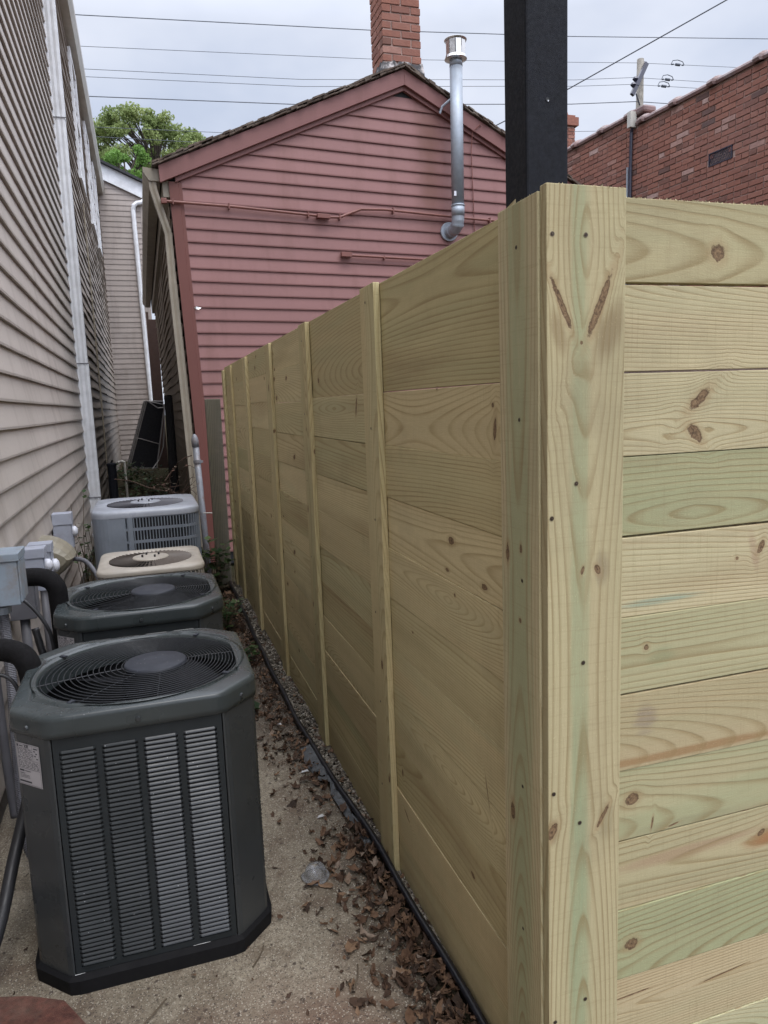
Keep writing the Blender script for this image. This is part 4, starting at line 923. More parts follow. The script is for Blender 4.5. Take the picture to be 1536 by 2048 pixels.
def label_plate(parent, O, ux, uz, n, w_, h_):
    O = Vector(O); ux = Vector(ux).normalized(); uz = Vector(uz).normalized(); n = Vector(n).normalized()
    def q(mb, x0, x1, z0, z1, d, mi): mb.face([O+ux*x0+uz*z0+n*d, O+ux*x1+uz*z0+n*d, O+ux*x1+uz*z1+n*d, O+ux*x0+uz*z1+n*d], mi=mi)
    b = MB(); q(b, 0, w_, 0, h_, 0.0012, 0)
    I = lambda x0, x1, z0, z1: q(b, x0*w_, x1*w_, z0*h_, z1*h_, 0.0018, 1)
    for a in ((0.03, 0.97, 0.975, 0.982), (0.03, 0.97, 0.02, 0.027), (0.03, 0.038, 0.02, 0.98), (0.962, 0.97, 0.02, 0.98), (0.04, 0.96, 0.40, 0.408), (0.04, 0.96, 0.62, 0.626), (0.04, 0.70, 0.885, 0.89), (0.70, 0.708, 0.62, 0.98)): I(*a)
    I(0.06, 0.13, 0.905, 0.965); I(0.16, 0.32, 0.92, 0.945); I(0.76, 0.93, 0.91, 0.94)
    rg = random.Random(4)
    for z in (0.86, 0.83, 0.80, 0.77, 0.735, 0.70, 0.665, 0.64, 0.58, 0.55, 0.52, 0.49, 0.46, 0.43):
        x = 0.07
        while x < (0.66 if z > 0.62 else 0.92):
            l = rg.uniform(0.03, 0.14); I(x, min(x+l, 0.93), z, z+0.013); x += l+rg.uniform(0.02, 0.08)
    for x, z in ((0.76, 0.85), (0.84, 0.80), (0.78, 0.74), (0.86, 0.68)): I(x, x+0.07, z, z+0.03)
    I(0.09, 0.28, 0.325, 0.365); I(0.31, 0.55, 0.335, 0.352); I(0.09, 0.30, 0.27, 0.285)
    for z in (0.235, 0.205, 0.175): I(0.09, 0.5, z, z+0.008)
    I(0.05, 0.56, 0.065, 0.105)
    o = b.build('rating_label', ['paper', 'ink'], parent)
    # heading letters X R built from strokes
    def stroke(x0, z0, x1, z1, t_=0.0011):
        a = O+ux*x0+uz*z0+n*0.0020; c_ = O+ux*x1+uz*z1+n*0.0020; d = (c_-a).normalized(); s_ = n.cross(d)*t_; b2.face([a-s_, c_-s_, c_+s_, a+s_])
    b2 = MB(); X0 = w_*0.38; Z0 = h_*0.905
    stroke(X0, Z0, X0+.006, Z0+.008); stroke(X0+.006, Z0, X0, Z0+.008)
    stroke(X0+.009, Z0, X0+.009, Z0+.008); stroke(X0+.009, Z0+.0078, X0+.014, Z0+.0075); stroke(X0+.014, Z0+.008, X0+.014, Z0+.004); stroke(X0+.014, Z0+.0042, X0+.009, Z0+.004); stroke(X0+.011, Z0+.004, X0+.015, Z0)
    b2.build('heading', 'ink', o)
    return o

def make_green_unit():
    t = thing('air_conditioner', '', 'air conditioner')
    H1 = 0.705
    b = MB(); b.loft([lerp_ring(0.0, -0.004), lerp_ring(0.040, -0.006), lerp_ring(0.052, 0.006)], True, (True, True)); b.build('base_pan', 'ac_base', t)
    # cabinet: corner columns and recessed louvered panels
    b = MB(); s0 = 0.008
    b.loft([lerp_ring(0.046, s0+0.014), lerp_ring(H1+0.01, s0+0.014)], True, (True, False), mi=0)
    hx = 0.315-s0; cc = 0.10-0.004
    for q_ in range(4):
        M4 = Matrix.Rotation(q_*math.pi/2, 3, 'Z')
        # chamfer column
        pts = [(-hx+cc+0.001, -hx+0.0005), (-hx+cc-0.004, -hx+0.0005), (-hx+cc-0.016, -hx+0.008), (-hx+0.008, -hx+cc-0.016), (-hx+0.0005, -hx+cc-0.004), (-hx+0.0005, -hx+cc+0.001), (-hx+0.014, -hx+cc+0.001), (-hx+cc+0.001, -hx+0.014)]
        b.loft([[M4 @ Vector((x, y, z)) for x, y in pts] for z in (0.047, H1)], True, (True, True))
    cab = b.build('cabinet', 'ac_green', t, bevel=0.0015)
    # wavy chipped seam at the bottom
    for q_ in range(4):
        M4 = Matrix.Rotation(q_*math.pi/2, 3, 'Z'); T = lambda x, y, z: M4 @ Vector((x, y, z))
        b = MB(); y = -hx; x0, x1 = -hx+cc+0.0035, hx-cc-0.0035
        # frame
        zt, zb = H1-0.004, 0.05
        gp_ = 0.0140; cw = (x1-x0-gp_*5)/4
        def fr(xa, xb, za, zc): b.faces([T(xa, y+0.001, za), T(xb, y+0.001, za), T(xb, y+0.001, zc), T(xa, y+0.001, zc), T(xa, y+0.014, za), T(xb, y+0.014, za), T(xb, y+0.014, zc), T(xa, y+0.014, zc)], [(0, 1, 2, 3), (1, 5, 6, 2), (4, 0, 3, 7), (3, 2, 6, 7), (0, 4, 5, 1)])
        lz0, lz1 = 0.068, H1-0.036
        fr(x0, x1, lz1, zt); fr(x0, x1, zb, lz0)
        for k in range(5): xa = x0+k*(cw+gp_); fr(xa, xa+gp_, lz0, lz1)
        nl = 48; p_ = (lz1-lz0)/nl
        for k in range(4):
            xa = x0+gp_+k*(cw+gp_); xb = xa+cw
            b.face([T(xa, y+0.012, lz0), T(xb, y+0.012, lz0), T(xb, y+0.012, lz1), T(xa, y+0.012, lz1)], mi=1)
            for j in range(nl):
                z = lz0+j*p_; zt_ = z+p_; e = 0.006
                j1, j2 = U(-.0008, .0008), U(-.0008, .0008)
                # hood: top edge flush, bottom edge pushed out, rounded ends
                A = [T(xa, y+0.001, zt_-0.0004), T(xa+e, y-0.0005, zt_-0.0002), T(xb-e, y-0.0005, zt_-0.0002), T(xb, y+0.001, zt_-0.0004)]
                Bm = [T(xa, y+0.001, z+p_*0.62), T(xa+e, y-0.0032, z+p_*0.72), T(xb-e, y-0.0032, z+p_*0.72), T(xb, y+0.001, z+p_*0.62)]
                Bq = [T(xa, y+0.001, z+p_*0.55), T(xa+e, y-0.0046+j1*.5, z+p_*0.50+j1*.5), T(xb-e, y-0.0046+j2*.5, z+p_*0.50+j2*.5), T(xb, y+0.001, z+p_*0.55)]
                C_ = [T(xa, y+0.004, z+p_*0.56), T(xa+e, y-0.0034, z+p_*0.49), T(xb-e, y-0.0034, z+p_*0.49), T(xb, y+0.004, z+p_*0.56)]
                D_ = [T(xa, y+0.006, z+p_*0.8), T(xa+e, y+0.002, z+p_*0.7), T(xb-e, y+0.002, z+p_*0.7), T(xb, y+0.006, z+p_*0.8)]
                b.loft([A, Bm, Bq, C_, D_], closed=False, mi=2 if k > 1 else 0)
        b.build('louver_panel', ['ac_green2', 'dark', 'ac_green3'], t)
    b = MB()
    OFF = (0.010, -0.004)
    L = [(H1-0.004, 0.006, 0, 0), (H1, -0.001, 0, 0), (0.720, -0.002, 0, 0), (0.7475, -0.001, 0, 0), (0.7495, -0.001, 0, 0), (0.7570, 0.0005, 0, 0), (0.7605, 0.004, 0, 0), (0.7620, 0.009, 0, 0), (0.7628, 0.026, 0.03, 0.3),
         (0.7640, 0.040, 0.10, 0.33), (0.7635, 0.045, 0.15, 0.325), (0.7585, 0.049, 0.19, 0.32), (0.7580, 0.052, 0.25, 0.318), (0.7625, 0.056, 0.38, 0.315), (0.7655, 0.06, 0.7, 0.302), (0.766, 0.06, 1.0, 0.298), (0.7635, 0.06, 1.0, 0.2935), (0.7635, 0.06, 1.0, 0.286), (0.760, 0.06, 1.0, 0.282), (0.74, 0.06, 1.0, 0.280), (0.69, 0.06, 1.0, 0.280)]
    b.loft([lerp_ring(z, s, c, r, OFF) for z, s, c, r in L]); b.build('top_cap', 'ac_top', t, smooth=True)
    t_ = t
    for a in range(4):
        for an, d in ((a*math.pi/2, 0.3165), (a*math.pi/2+math.pi/4, 0.53*math.sqrt(0.5)+0.0015)):
            b = MB(); Q = Matrix.Rotation(an, 3, 'Z'); b.tube([Q @ Vector((0, -d, 0.727)), Q @ Vector((0, -d-0.006, 0.727))], [0.0075, 0.0055], 8); b.build('screw', 'ac_green', t)
    # wire guard
    D = Vector((0.045, 0.006, 0)); Cc = Vector((OFF[0], OFF[1], 0))
    b = MB(); nr = 15
    for k in range(nr):
        f = k/(nr-1); r = 0.095+(0.274-0.095)*f; c = Cc+D*(1-f)*0.9; z = 0.764-0.008*f**1.6
        b.tube([(c.x+r*math.cos(a), c.y+r*math.sin(a), z) for a in [2*math.pi*i/72 for i in range(72)]], 0.0014, 6, closed=True)
    for k in range(8):
        a = math.pi/8*0.35+k*math.pi/4; pts = []
        for i in range(7):
            f = i/6; r = 0.085+(0.283-0.085)*f; c = Cc+D*(1-f)*0.9; pts.append((c.x+r*math.cos(a), c.y+r*math.sin(a), 0.7605-0.008*f**1.6))
        if k % 2 == 0: b.tube(pts, 0.002, 6)
        else: b.tube(pts, 0.0014, 6)
    b.build('fan_guard', 'ac_wire', t)
    for k in range(4):
        b = MB(); a = math.pi/8*0.35+k*math.pi/2+math.pi/4; b.obox((Cc.x+0.286*math.cos(a), Cc.y+0.286*math.sin(a), 0.765), (0.02*math.cos(a), 0.02*math.sin(a), 0), (-0.012*math.sin(a), 0.012*math.cos(a), 0), (0, 0, 0.004)); b.build('guard_clip', 'ac_disc', t)
    c = Cc+D*0.9; b = MB()
    b.loft([[(c.x+r*math.cos(a), c.y+r*math.sin(a), z) for a in [2*math.pi*i/48 for i in range(48)]] for r, z in ((0.088, 0.752), (0.0905, 0.758), (0.0895, 0.766), (0.084, 0.7695), (0.03, 0.7705))], True, (True, True)); b.build('guard_disc', 'ac_disc', t, smooth=True)
    # fan and inside
    b = MB(); c2 = Cc
    for k in range(4):
        a0 = 0.5+k*math.pi/2; rings = []
        for i in range(6):
            r = 0.06+0.19*i/5; w_ = 0.45+0.12*i/5
            rings.append([(c2.x+r*math.cos(a0+w_*(j/5-0.5)*1.6), c2.y+r*math.sin(a0+w_*(j/5-0.5)*1.6), 0.665+0.03*(j/5-0.5)*2) for j in range(6)])
        b.loft(rings, closed=False)
    b.tube([(c2.x, c2.y, 0.62), (c2.x, c2.y, 0.735)], 0.055, 20); b.build('fan', 'fanblade', t)
    b = MB()
    b.loft([[(x, y, z) for x, y, _ in lerp_ring(0, 0.035)] for z in (0.05, 0.70)], True, (True, False)); b.tube([(0.05, 0.0, 0.05), (0.05, 0, 0.32)], 0.09, 16); b.build('coil', 'dark', t)
    b = MB(); b.loft([[(-0.225, -0.12, 0.66), (-0.16, -0.215, 0.66), (-0.06, -0.245, 0.66), (-0.07, -0.21, 0.66), (-0.13, -0.18, 0.66), (-0.17, -0.10, 0.66)], [(-0.225, -0.12, 0.668), (-0.16, -0.215, 0.668), (-0.06, -0.245, 0.668), (-0.07, -0.21, 0.668), (-0.13, -0.18, 0.668), (-0.17, -0.10, 0.668)]], True, (True, True)); b.build('blade_glint', 'white', t)  # pale plate standing in for light reflected off a fan blade
    b = MB(); b.tube([(0.0, -0.25, 0.50), (0.0, -0.25, 0.70)], 0.012, 10); b.tube([(0.0, -0.25, 0.70), (0.0, -0.25, 0.72)], 0.016, 10); b.build('inner_pipe', 'pvc', t)
    # rating label on the front-left chamfer
    n = Vector((-0.7071, -0.7071, 0)); ux = Vector((0.7071, -0.7071, 0))
    O = Vector((-hx+0.004, -hx+cc-0.012, 0)); O = Vector(((-hx+0.0045), (-hx+cc-0.0125), 0.567))+n*0.0
    label_plate(t, O+ux*0.0+n*0.0005, ux, (0, 0, 1), n, 0.088, 0.113)
    b = MB(); y = -hx-0.001; x = -hx+cc
    rg = random.Random(2)
    pts = [(x+(2*hx-2*cc)*i/20, y, 0.0505+rg.uniform(-0.0015, 0.0015)) for i in range(21)]
    b.tube(pts[:5], 0.0008, 4); b.tube(pts[7:20], 0.0009, 4); b.tube([(x-0.08, y+0.083, 0.051), (x-0.02, y+0.02, 0.050)], 0.001, 4); b.tube([(-x+0.015, y+0.015, 0.05), (-x+0.07, y+0.073, 0.052)], 0.001, 4)
    b.build('chipped_edge', 'scrap', cab)
    return t
def copy_tree(o, parent=None):
    c = o.copy(); COL.objects.link(c)
    if parent: c.parent = parent
    for ch_ in list(o.children): copy_tree(ch_, c)
    return c
u1 = make_green_unit()
u2 = copy_tree(u1)
u1.location = (-0.072, 2.215, 0.0); u1['label'] = 'dark grey green condenser unit nearest the camera, all four louver columns in view'; u1['group'] = 'dark condenser units'
u2.location = (-0.066, 3.155, 0.0); u2['label'] = 'dark grey green condenser unit second in the row, between the nearest and the beige one'; u2['group'] = 'dark condenser units'

def rsq(hx, hy, r, z, n=8, s=0.0):
    out = []
    hx -= s; hy -= s; r = max(0.005, r-s)
    for q_, (sx, sy) in enumerate(((1, 1), (-1, 1), (-1, -1), (1, -1))):
        for i in range(n):
            a = q_*math.pi/2+math.pi/2*i/(n-1); out.append((sx*(hx-r)+r*math.cos(a), sy*(hy-r)+r*math.sin(a), z))
    return out
def resample_angle(ring, N=96):
    pts = []; m = len(ring)
    for i in range(N):
        a = 2*math.pi*(i+0.5)/N; d = (math.cos(a), math.sin(a))
        for k in range(m):
            p, q_ = ring[k], ring[(k+1) % m]
            ex, ey = q_[0]-p[0], q_[1]-p[1]; den = d[0]*ey-d[1]*ex
            if abs(den) < 1e-12: continue
            t = (p[0]*ey-p[1]*ex)/den; s_ = (p[0]*d[1]-p[1]*d[0])/den
            if t > 0 and -1e-9 <= s_ <= 1+1e-9: pts.append((t*d[0], t*d[1], ring[0][2])); break
    return pts
def radial_unit(label, loc, hx, hy, rc, H, m_top, m_body, m_fin, orad, hub, capdrop, plain_left, nrow, capr=0.014):
    t = thing('air_conditioner', label, 'air conditioner')
    def mixr(z, s, c, rad):
        base = resample_angle(rsq(hx, hy, rc, z, s=s)); return [(p[0]+(rad*math.cos(2*math.pi*(i+.5)/96)-p[0])*c, p[1]+(rad*math.sin(2*math.pi*(i+.5)/96)-p[1])*c, z) for i, p in enumerate(base)]
    b = MB()
    b.loft([mixr(H-capdrop, 0, 0, 0), mixr(H-capr, -0.001, 0, 0), mixr(H-capr*0.4, 0.003, 0, 0), mixr(H, 0.012, 0, 0), mixr(H+0.0015, 0.02, 0.9, orad+0.02), mixr(H-0.002, 0.02, 1, orad+0.008), mixr(H-0.006, 0.02, 1, orad), mixr(H-0.03, 0.02, 1, orad-0.002)])
    b.build('top_cap', m_top, t, smooth=True)
    b = MB()
    nf = 54
    for k in range(nf):
        a = 2*math.pi*k/nf; ca, sa = math.cos(a), math.sin(a); r0, r1 = hub-0.005, orad
        tw = 0.8
        d = Vector((ca, sa, 0)); tt = Vector((-sa, ca, 0))
        rings = []
        for f in (0, 0.5, 1):
            r = r0+(r1-r0)*f; wv_ = 0.0035+0.0075*f; zc = H-0.006+0.010*(1-f)
            up_ = Vector((0, 0, 1)); v1 = (tt*math.cos(tw)+up_*math.sin(tw))*wv_; v2 = (tt*-math.sin(tw)+up_*math.cos(tw))*0.0009
            c = d*r+Vector((0, 0, zc)); rings.append([c-v1-v2, c+v1-v2, c+v1+v2, c-v1+v2])
        b.loft(rings, True, (True, True))
    for f in (0.35, 0.7, 1.0):
        r = hub+(orad-hub)*f; b.tube([(r*math.cos(2*math.pi*i/64), r*math.sin(2*math.pi*i/64), H-0.010+0.010*(1-f)) for i in range(64)], 0.002, 5, closed=True)
    b.build('fan_guard', m_fin, t)
    b = MB(); b.loft([[(r*math.cos(2*math.pi*i/40), r*math.sin(2*math.pi*i/40), z) for i in range(40)] for r, z in ((hub, H), (hub, H+0.006), (hub*0.96, H+0.011), (hub*0.6, H+0.013), (hub*0.2, H+0.013))], True, (True, True)); dd = b.build('guard_disc', m_top, t, smooth=False)
    for sx, sy in ((1, 0.5), (-0.5, 1), (-1, -0.5), (0.5, -1)):
        b = MB(); c = Vector((sx*hub*0.45, sy*hub*0.45, H+0.012)); b.tube([c, c+Vector((0, 0, 0.014))], 0.0055, 8); b.build('bolt', 'cable', dd)
    b = MB(); s0 = 0.012
    b.loft([rsq(hx, hy, rc, z, s=s0+0.022) for z in (0.03, H-capdrop+0.004)], True, (True, True)); b.build('coil', 'dark', t)
    b = MB()
    b.loft([rsq(hx, hy, rc, z, s=s0-0.004) for z in (0.0, 0.05)], True, (True, True)); b.build('base_pan', m_body, t)
    # side bars following the outline
    peri = rsq(hx, hy, rc, 0, n=7, s=s0)
    P = [Vector(p) for p in peri]; seg = []; tot = 0
    for i in range(len(P)): l = (P[(i+1) % len(P)]-P[i]).length; seg.append((tot, l)); tot += l
    def at(dist):
        dist %= tot
        for i, (s_, l) in enumerate(seg):
            if s_ <= dist <= s_+l: t_ = (dist-s_)/max(l, 1e-9); a, c = P[i], P[(i+1) % len(P)]; return a+(c-a)*t_, (c-a).normalized()
        return P[0], Vector((1, 0, 0))
    b = MB(); nb = int(tot/0.0195); top = H-capdrop+0.002
    def inplain(p): return plain_left and (p.y < -hy+rc*1.1 and p.x < -hx+0.215 or p.x < -hx+0.03 and p.y < -hy+0.25)
    for k in range(nb):
        p, d = at(k*tot/nb)
        if inplain(p): continue
        nrm = Vector((d.y, -d.x, 0)); b.obox((p.x, p.y, (top+0.05)/2), d*0.0065, nrm*0.016, (0, 0, top-0.05))
    b.build('side_grille', m_body, t)
    b = MB()
    zr = [0.05+(top-0.05)*i/nrow for i in range(nrow+1)]
    for z in zr:
        for zz in (z,):
            rings = [rsq(hx, hy, rc, zz-0.009, s=s0+0.006), rsq(hx, hy, rc, zz-0.009, s=s0-0.006), rsq(hx, hy, rc, zz+0.009, s=s0-0.006), rsq(hx, hy, rc, zz+0.009, s=s0+0.006)]
            b.loft(rings)
    b.build('grille_rail', m_body, t)
    if plain_left:
        b = MB(); pts = [p for p in rsq(hx, hy, rc, 0, n=9, s=s0-0.010) if p[0] < 0 and p[1] < 0]
        pl_ = [(-hx+s0-0.010, -hy+0.25, 0)]+pts+[(-hx+0.215, -hy+s0-0.010, 0)]
        inn = [(p[0]*0.93, p[1]*0.93, 0) for p in reversed(pl_)]
        b.loft([[(p[0], p[1], z) for p in pl_+inn] for z in (0.05, top)], True, (True, True)); b.build('corner_panel', m_body, t)
        b = MB(); b.box(-hx+0.232, -hx+0.262, -hy-0.0005, -hy+0.02, 0.05, top); b.build('grille_edge', m_body, t, bevel=0.003)
    for o in (t,): o.location = loc
    return t
radial_unit('beige condenser unit with radial fan guard, low behind the second dark unit', (-0.02, 4.285, 0), 0.277, 0.30, 0.075, 0.685, 'ac_beige', 'ac_beige', 'ac_beige_d', 0.222, 0.098, 0.028, False, 3)
radial_unit('light blue grey condenser unit with slotted side grille, farthest of the four', (-0.03, 5.54, 0), 0.352, 0.425, 0.13, 0.855, 'ac_greytop', 'ac_grey', 'ac_fin', 0.262, 0.105, 0.045, True, 9, 0.02)

# ================================================================== ELECTRICAL GEAR ON THE LEFT WALL
def box_thing(label, cat, x0, x1, y0, y1, z0, z1, mat, lid=0.02, knob=None, name='electrical_box', grp=None):
    t = thing(name, label, cat, (LW, (y0+y1)/2, z0), grp)
    b = MB(); b.box(x0, x1, y0, y1, z0, z1-lid); b.build('housing', mat, t, bevel=0.003)
    b = MB(); b.box(x0, x1+0.008, y0-0.006, y1+0.006, z1-lid+0.0005, z1); b.build('lid', mat, t, bevel=0.003)
    b = MB(); b.box(x1+0.0005, x1+0.006, y0+0.006, y1-0.006, z0+0.008, z1-lid-0.003); b.build('door', mat, t, bevel=0.002)
    if knob:
        b = MB(); ky, kz, kr = knob; c = Vector((x1+0.004, ky, kz)); b.tube([c, c+Vector((0.018, 0, 0)), c+Vector((0.028, 0, 0)), c+Vector((0.032, 0, 0))], [kr, kr*0.95, kr*0.6, kr*0.1], 14); b.build('knob', 'knob', t, smooth=True)
    return t
t = box_thing('large grey steel disconnect box with rust on its lid, nearest on the beige wall', 'electrical box', -0.605, -0.447, 2.72, 2.86, 0.862, 1.042, 'boxgrey', 0.028)
b = MB(); b.tube([(-0.52, 2.80, 0.845), (-0.52, 2.80, 0.82)], 0.028, 12); b.build('fitting', 'galv', t)
cdl = thing('flexible_conduit', 'ribbed grey flexible conduit hanging below the large grey box', 'conduit', (-0.52, 2.8, 0.2))
b = MB()
def ribbed(mb, pts, r, pitch=0.006):
    P = [Vector(p) for p in pts]; out = []; rad = []
    for i in range(len(P)-1):
        n = max(2, int((P[i+1]-P[i]).length/pitch*2))
        for k in range(n): out.append(P[i].lerp(P[i+1], k/n)); rad.append(r*(1.0 if len(out) % 2 else 0.88))
    mb.tube(out, rad, 10)
def bez(pts, n=10):
    P = [Vector(p) for p in pts]; o = []
    for i in range(len(P)-1):
        p0 = P[max(i-1, 0)]; p1 = P[i]; p2 = P[i+1]; p3 = P[min(i+2, len(P)-1)]
        for k in range(n):
            t_ = k/n; o.append(0.5*((2*p1)+(p2-p0)*t_+(2*p0-5*p1+4*p2-p3)*t_*t_+(3*p1-p0-3*p2+p3)*t_**3))
    return o+[P[-1]]
ribbed(b, bez([(-0.52, 2.80, 0.83), (-0.51, 2.76, 0.6), (-0.50, 2.66, 0.35), (-0.47, 2.50, 0.12), (-0.42, 2.45, 0.06)], 6), 0.019); b.build('ribbed_hose', 'pvc', cdl)
b = MB(); b.tube(bez([(-0.575, 2.84, 0.84), (-0.575, 2.84, 0.6), (-0.57, 2.83, 0.3), (-0.56, 2.82, 0.05)]), 0.016, 10); tag(b.build('conduit', 'pvc', smooth=True), 'smooth grey conduit behind the ribbed one under the large box', 'conduit')
t = box_thing('light grey switch box with white knob, just behind the large grey box', 'electrical box', -0.605, -0.475, 3.55, 3.63, 0.72, 0.915, 'boxlight', 0.045, (3.585, 0.83, 0.030), grp='light grey switch boxes')
t = box_thing('small dark grey junction box below the first light grey switch box', 'electrical box', -0.605, -0.500, 3.38, 3.47, 0.64, 0.80, 'pvc', 0.01)
t = box_thing('light grey switch box with white knob, second of three, beside the tan cover', 'electrical box', -0.605, -0.50, 4.0, 4.09, 0.65, 0.862, 'boxlight', 0.045, (4.04, 0.74, 0.036), grp='light grey switch boxes')
t = box_thing('light grey switch box with round white knob, farthest and highest on the beige wall', 'electrical box', -0.605, -0.495, 5.08, 5.17, 0.64, 0.875, 'boxlight', 0.075, (5.12, 0.75, 0.036), grp='light grey switch boxes')
t = thing('meter_cover', 'rounded tan plastic cover on the beige wall between the switch boxes', 'cover', (LW, 4.5, 0.6))
b = MB(); rings = []
for y, s_ in ((4.34, 0.55), (4.36, 0.85), (4.42, 1.0), (4.58, 1.0), (4.64, 0.8)):
    rings.append([(-0.605+0.175*(1-abs(1-2*k/10)**1.4)*(0.6+0.4*s_), y, 0.705+0.115*s_*math.cos(a)) for k in range(11) for a in [math.pi*k/10]])
b.loft(rings, True, (True, True)); b.build('cover', 'boxtan', t)
b = MB(); b.tube([(-0.54, 4.47, 0.615), (-0.54, 4.47, 0.1)], 0.022, 10); b.build('pipe', 'pvc', t)
b = MB(); b.tube([(-0.553, 3.42, 0.64), (-0.553, 3.42, 0.05)], 0.020, 10); tag(b.build('conduit', 'pvc', smooth=True), 'straight grey conduit dropping from the dark junction box', 'conduit')
b = MB(); b.tube([(-0.553, 4.05, 0.65), (-0.553, 4.05, 0.05)], 0.018, 10); tag(b.build('conduit', 'pvc', smooth=True), 'grey conduit below the second switch box, behind the insulated line', 'conduit')
b = MB(); b.tube(bez([(-0.52, 4.62, 0.62), (-0.47, 4.60, 0.66), (-0.39, 4.55, 0.655), (-0.33, 4.45, 0.60), (-0.30, 4.42, 0.5)]), 0.013, 8); tag(b.build('flexible_conduit', 'pvc', smooth=True), 'short curved grey conduit running from the tan cover to the beige unit', 'conduit')
# insulated lines
b = MB(); b.tube(bez([(-0.60, 2.42, 0.80), (-0.50, 2.40, 0.81), (-0.42, 2.36, 0.805), (-0.385, 2.34, 0.775), (-0.375, 2.34, 0.70), (-0.37, 2.36, 0.5)], 8), 0.034, 14); tag(b.build('insulated_line', 'rubber', smooth=True), 'thick black foam insulated pipe looping into the nearest condenser unit', 'pipe')
b = MB(); b.tube(bez([(-0.60, 3.15, 0.850), (-0.52, 3.15, 0.868), (-0.43, 3.13, 0.868), (-0.385, 3.12, 0.835), (-0.375, 3.12, 0.76), (-0.375, 3.12, 0.45), (-0.38, 3.13, 0.1)], 8), 0.036, 14); tag(b.build('insulated_line', 'rubber', smooth=True), 'thick black foam insulated pipe arching down beside the second dark unit', 'pipe')
b = MB(); b.tube(bez([(-0.60, 3.05, 0.83), (-0.50, 3.02, 0.82), (-0.42, 3.0, 0.72), (-0.395, 3.0, 0.6), (-0.39, 3.0, 0.3)], 8), 0.0075, 8); tag(b.build('cable', 'cable', smooth=True), 'thin black cable draped under the arching insulated pipe', 'cable')
b = MB(); b.tube(bez([(-0.50, 3.30, 0.62), (-0.46, 3.26, 0.45), (-0.42, 3.22, 0.35), (-0.36, 3.2, 0.3)], 8), 0.015, 8); tag(b.build('cable', 'cable', smooth=True), 'black whip cable sagging from the dark junction box', 'cable')
b = MB(); b.tube(bez([(-0.62, 2.36, 0.765), (-0.52, 2.34, 0.755), (-0.44, 2.33, 0.74), (-0.41, 2.33, 0.66), (-0.405, 2.33, 0.5)], 8), 0.006, 8); tag(b.build('cable', 'cable', smooth=True), 'thin black cable below the nearest insulated pipe', 'cable')
b = MB(); b.tube(bez([(-0.52, 1.80, 0.06), (-0.47, 2.0, 0.16), (-0.44, 2.15, 0.28), (-0.405, 2.25, 0.40)], 8), 0.017, 10); tag(b.build('hose', 'cable', smooth=True), 'dark hose sloping down to the slab left of the nearest unit', 'hose')

# ================================================================== BACK OF THE PASSAGE
b = MB(); b.tube([(-0.385, 9.0, -0.05), (-0.385, 9.0, 0.90)], 0.050, 14); b.tube([(-0.385, 9.0, 0.90), (-0.385, 9.0, 0.925), (-0.385, 9.0, 0.935)], [0.055, 0.055, 0.04], 14); b.tube([(-0.39, 9.0, 0.93), (-0.37, 9.0, 0.965)], 0.012, 6)
tag(b.build('pipe_post', 'black_paint', smooth=False), 'short black pipe post beside the beige wall behind the farthest unit', 'post')
b = MB(); b.tube(bez([(-0.33, 9.45, 0.90), (-0.30, 9.5, 0.915), (-0.265, 9.5, 0.90), (-0.255, 9.5, 0.82), (-0.255, 9.5, 0.0)]), 0.016, 8); tag(b.build('pipe', 'gutter_white', smooth=True), 'thin pale hooked pipe right of the black post', 'pipe')
sc = thing('window_screens', 'stack of old black window screens with pale frames leaning against the cottage side', 'window screen', (0.1, 16, 0.2))
k_ = 16/11.0
def SC(x, z, y=16.0): return Vector((x*k_, y, 1.5+(z-1.5)*k_))
for i, (dx, dy) in enumerate(((0.0, 0.0), (-0.022, 0.10), (-0.04, 0.2))):
    A, B_, C_, D_ = SC(0.075+dx, 1.655, 16+dy), SC(0.295, 1.55+i*0.045, 16+dy), SC(0.13, 0.70, 16.0+dy), SC(-0.235+dx, 0.72, 16.0+dy)
    A2 = A.lerp(B_, 0.62)+Vector((0, 0, -0.06 if i == 0 else 0))
    b = MB()
    for p, q_ in ((A, A2), (A2, B_), (B_, C_), (C_, D_), (D_, A)): b.tube([p, q_], 0.013, 5)
    m1, m2 = A.lerp(D_, 0.55), B_.lerp(C_, 0.6); b.tube([m1, m2], 0.010, 5)
    frm = b.build('screen_frame', 'screenframe', sc)
    b = MB(); b.loft([[A, A2, B_, C_, D_], [p+Vector((0, 0.02, 0)) for p in (A, A2, B_, C_, D_)]], True, (True, True)); b.build('screen_mesh', 'screenmesh', frm)
b = MB(); b.tube([SC(0.299, 1.6, 15.9), SC(0.285, 1.35, 15.9), SC(0.24, 1.0, 15.9), SC(0.17, 0.82, 15.9), SC(0.07, 0.70, 15.8)], 0.012, 5); b.build('bent_strip', 'screenframe', sc)
b = MB(); b.tube([(0.26, 8.2, 0.1), (0.27, 8.3, 0.9), (0.285, 8.6, 1.66)], [0.055, 0.05, 0.045], 10); tag(b.build('carpet_roll', 'rubber'), 'dark narrow roll standing against the tan side wall', 'roll')
b = MB(); b.box(0.28, 0.45, 16.9, 17.0, 0, 3.45, axis='z'); b.box(0.235, 0.28, 16.9, 16.95, 0, 3.6, axis='z'); tag(b.build('timber', plain('dark stained timber', (0.05, 0.025, 0.018), 0.8)), 'dark reddish upright timber past the back end of the cottage', 'timber')
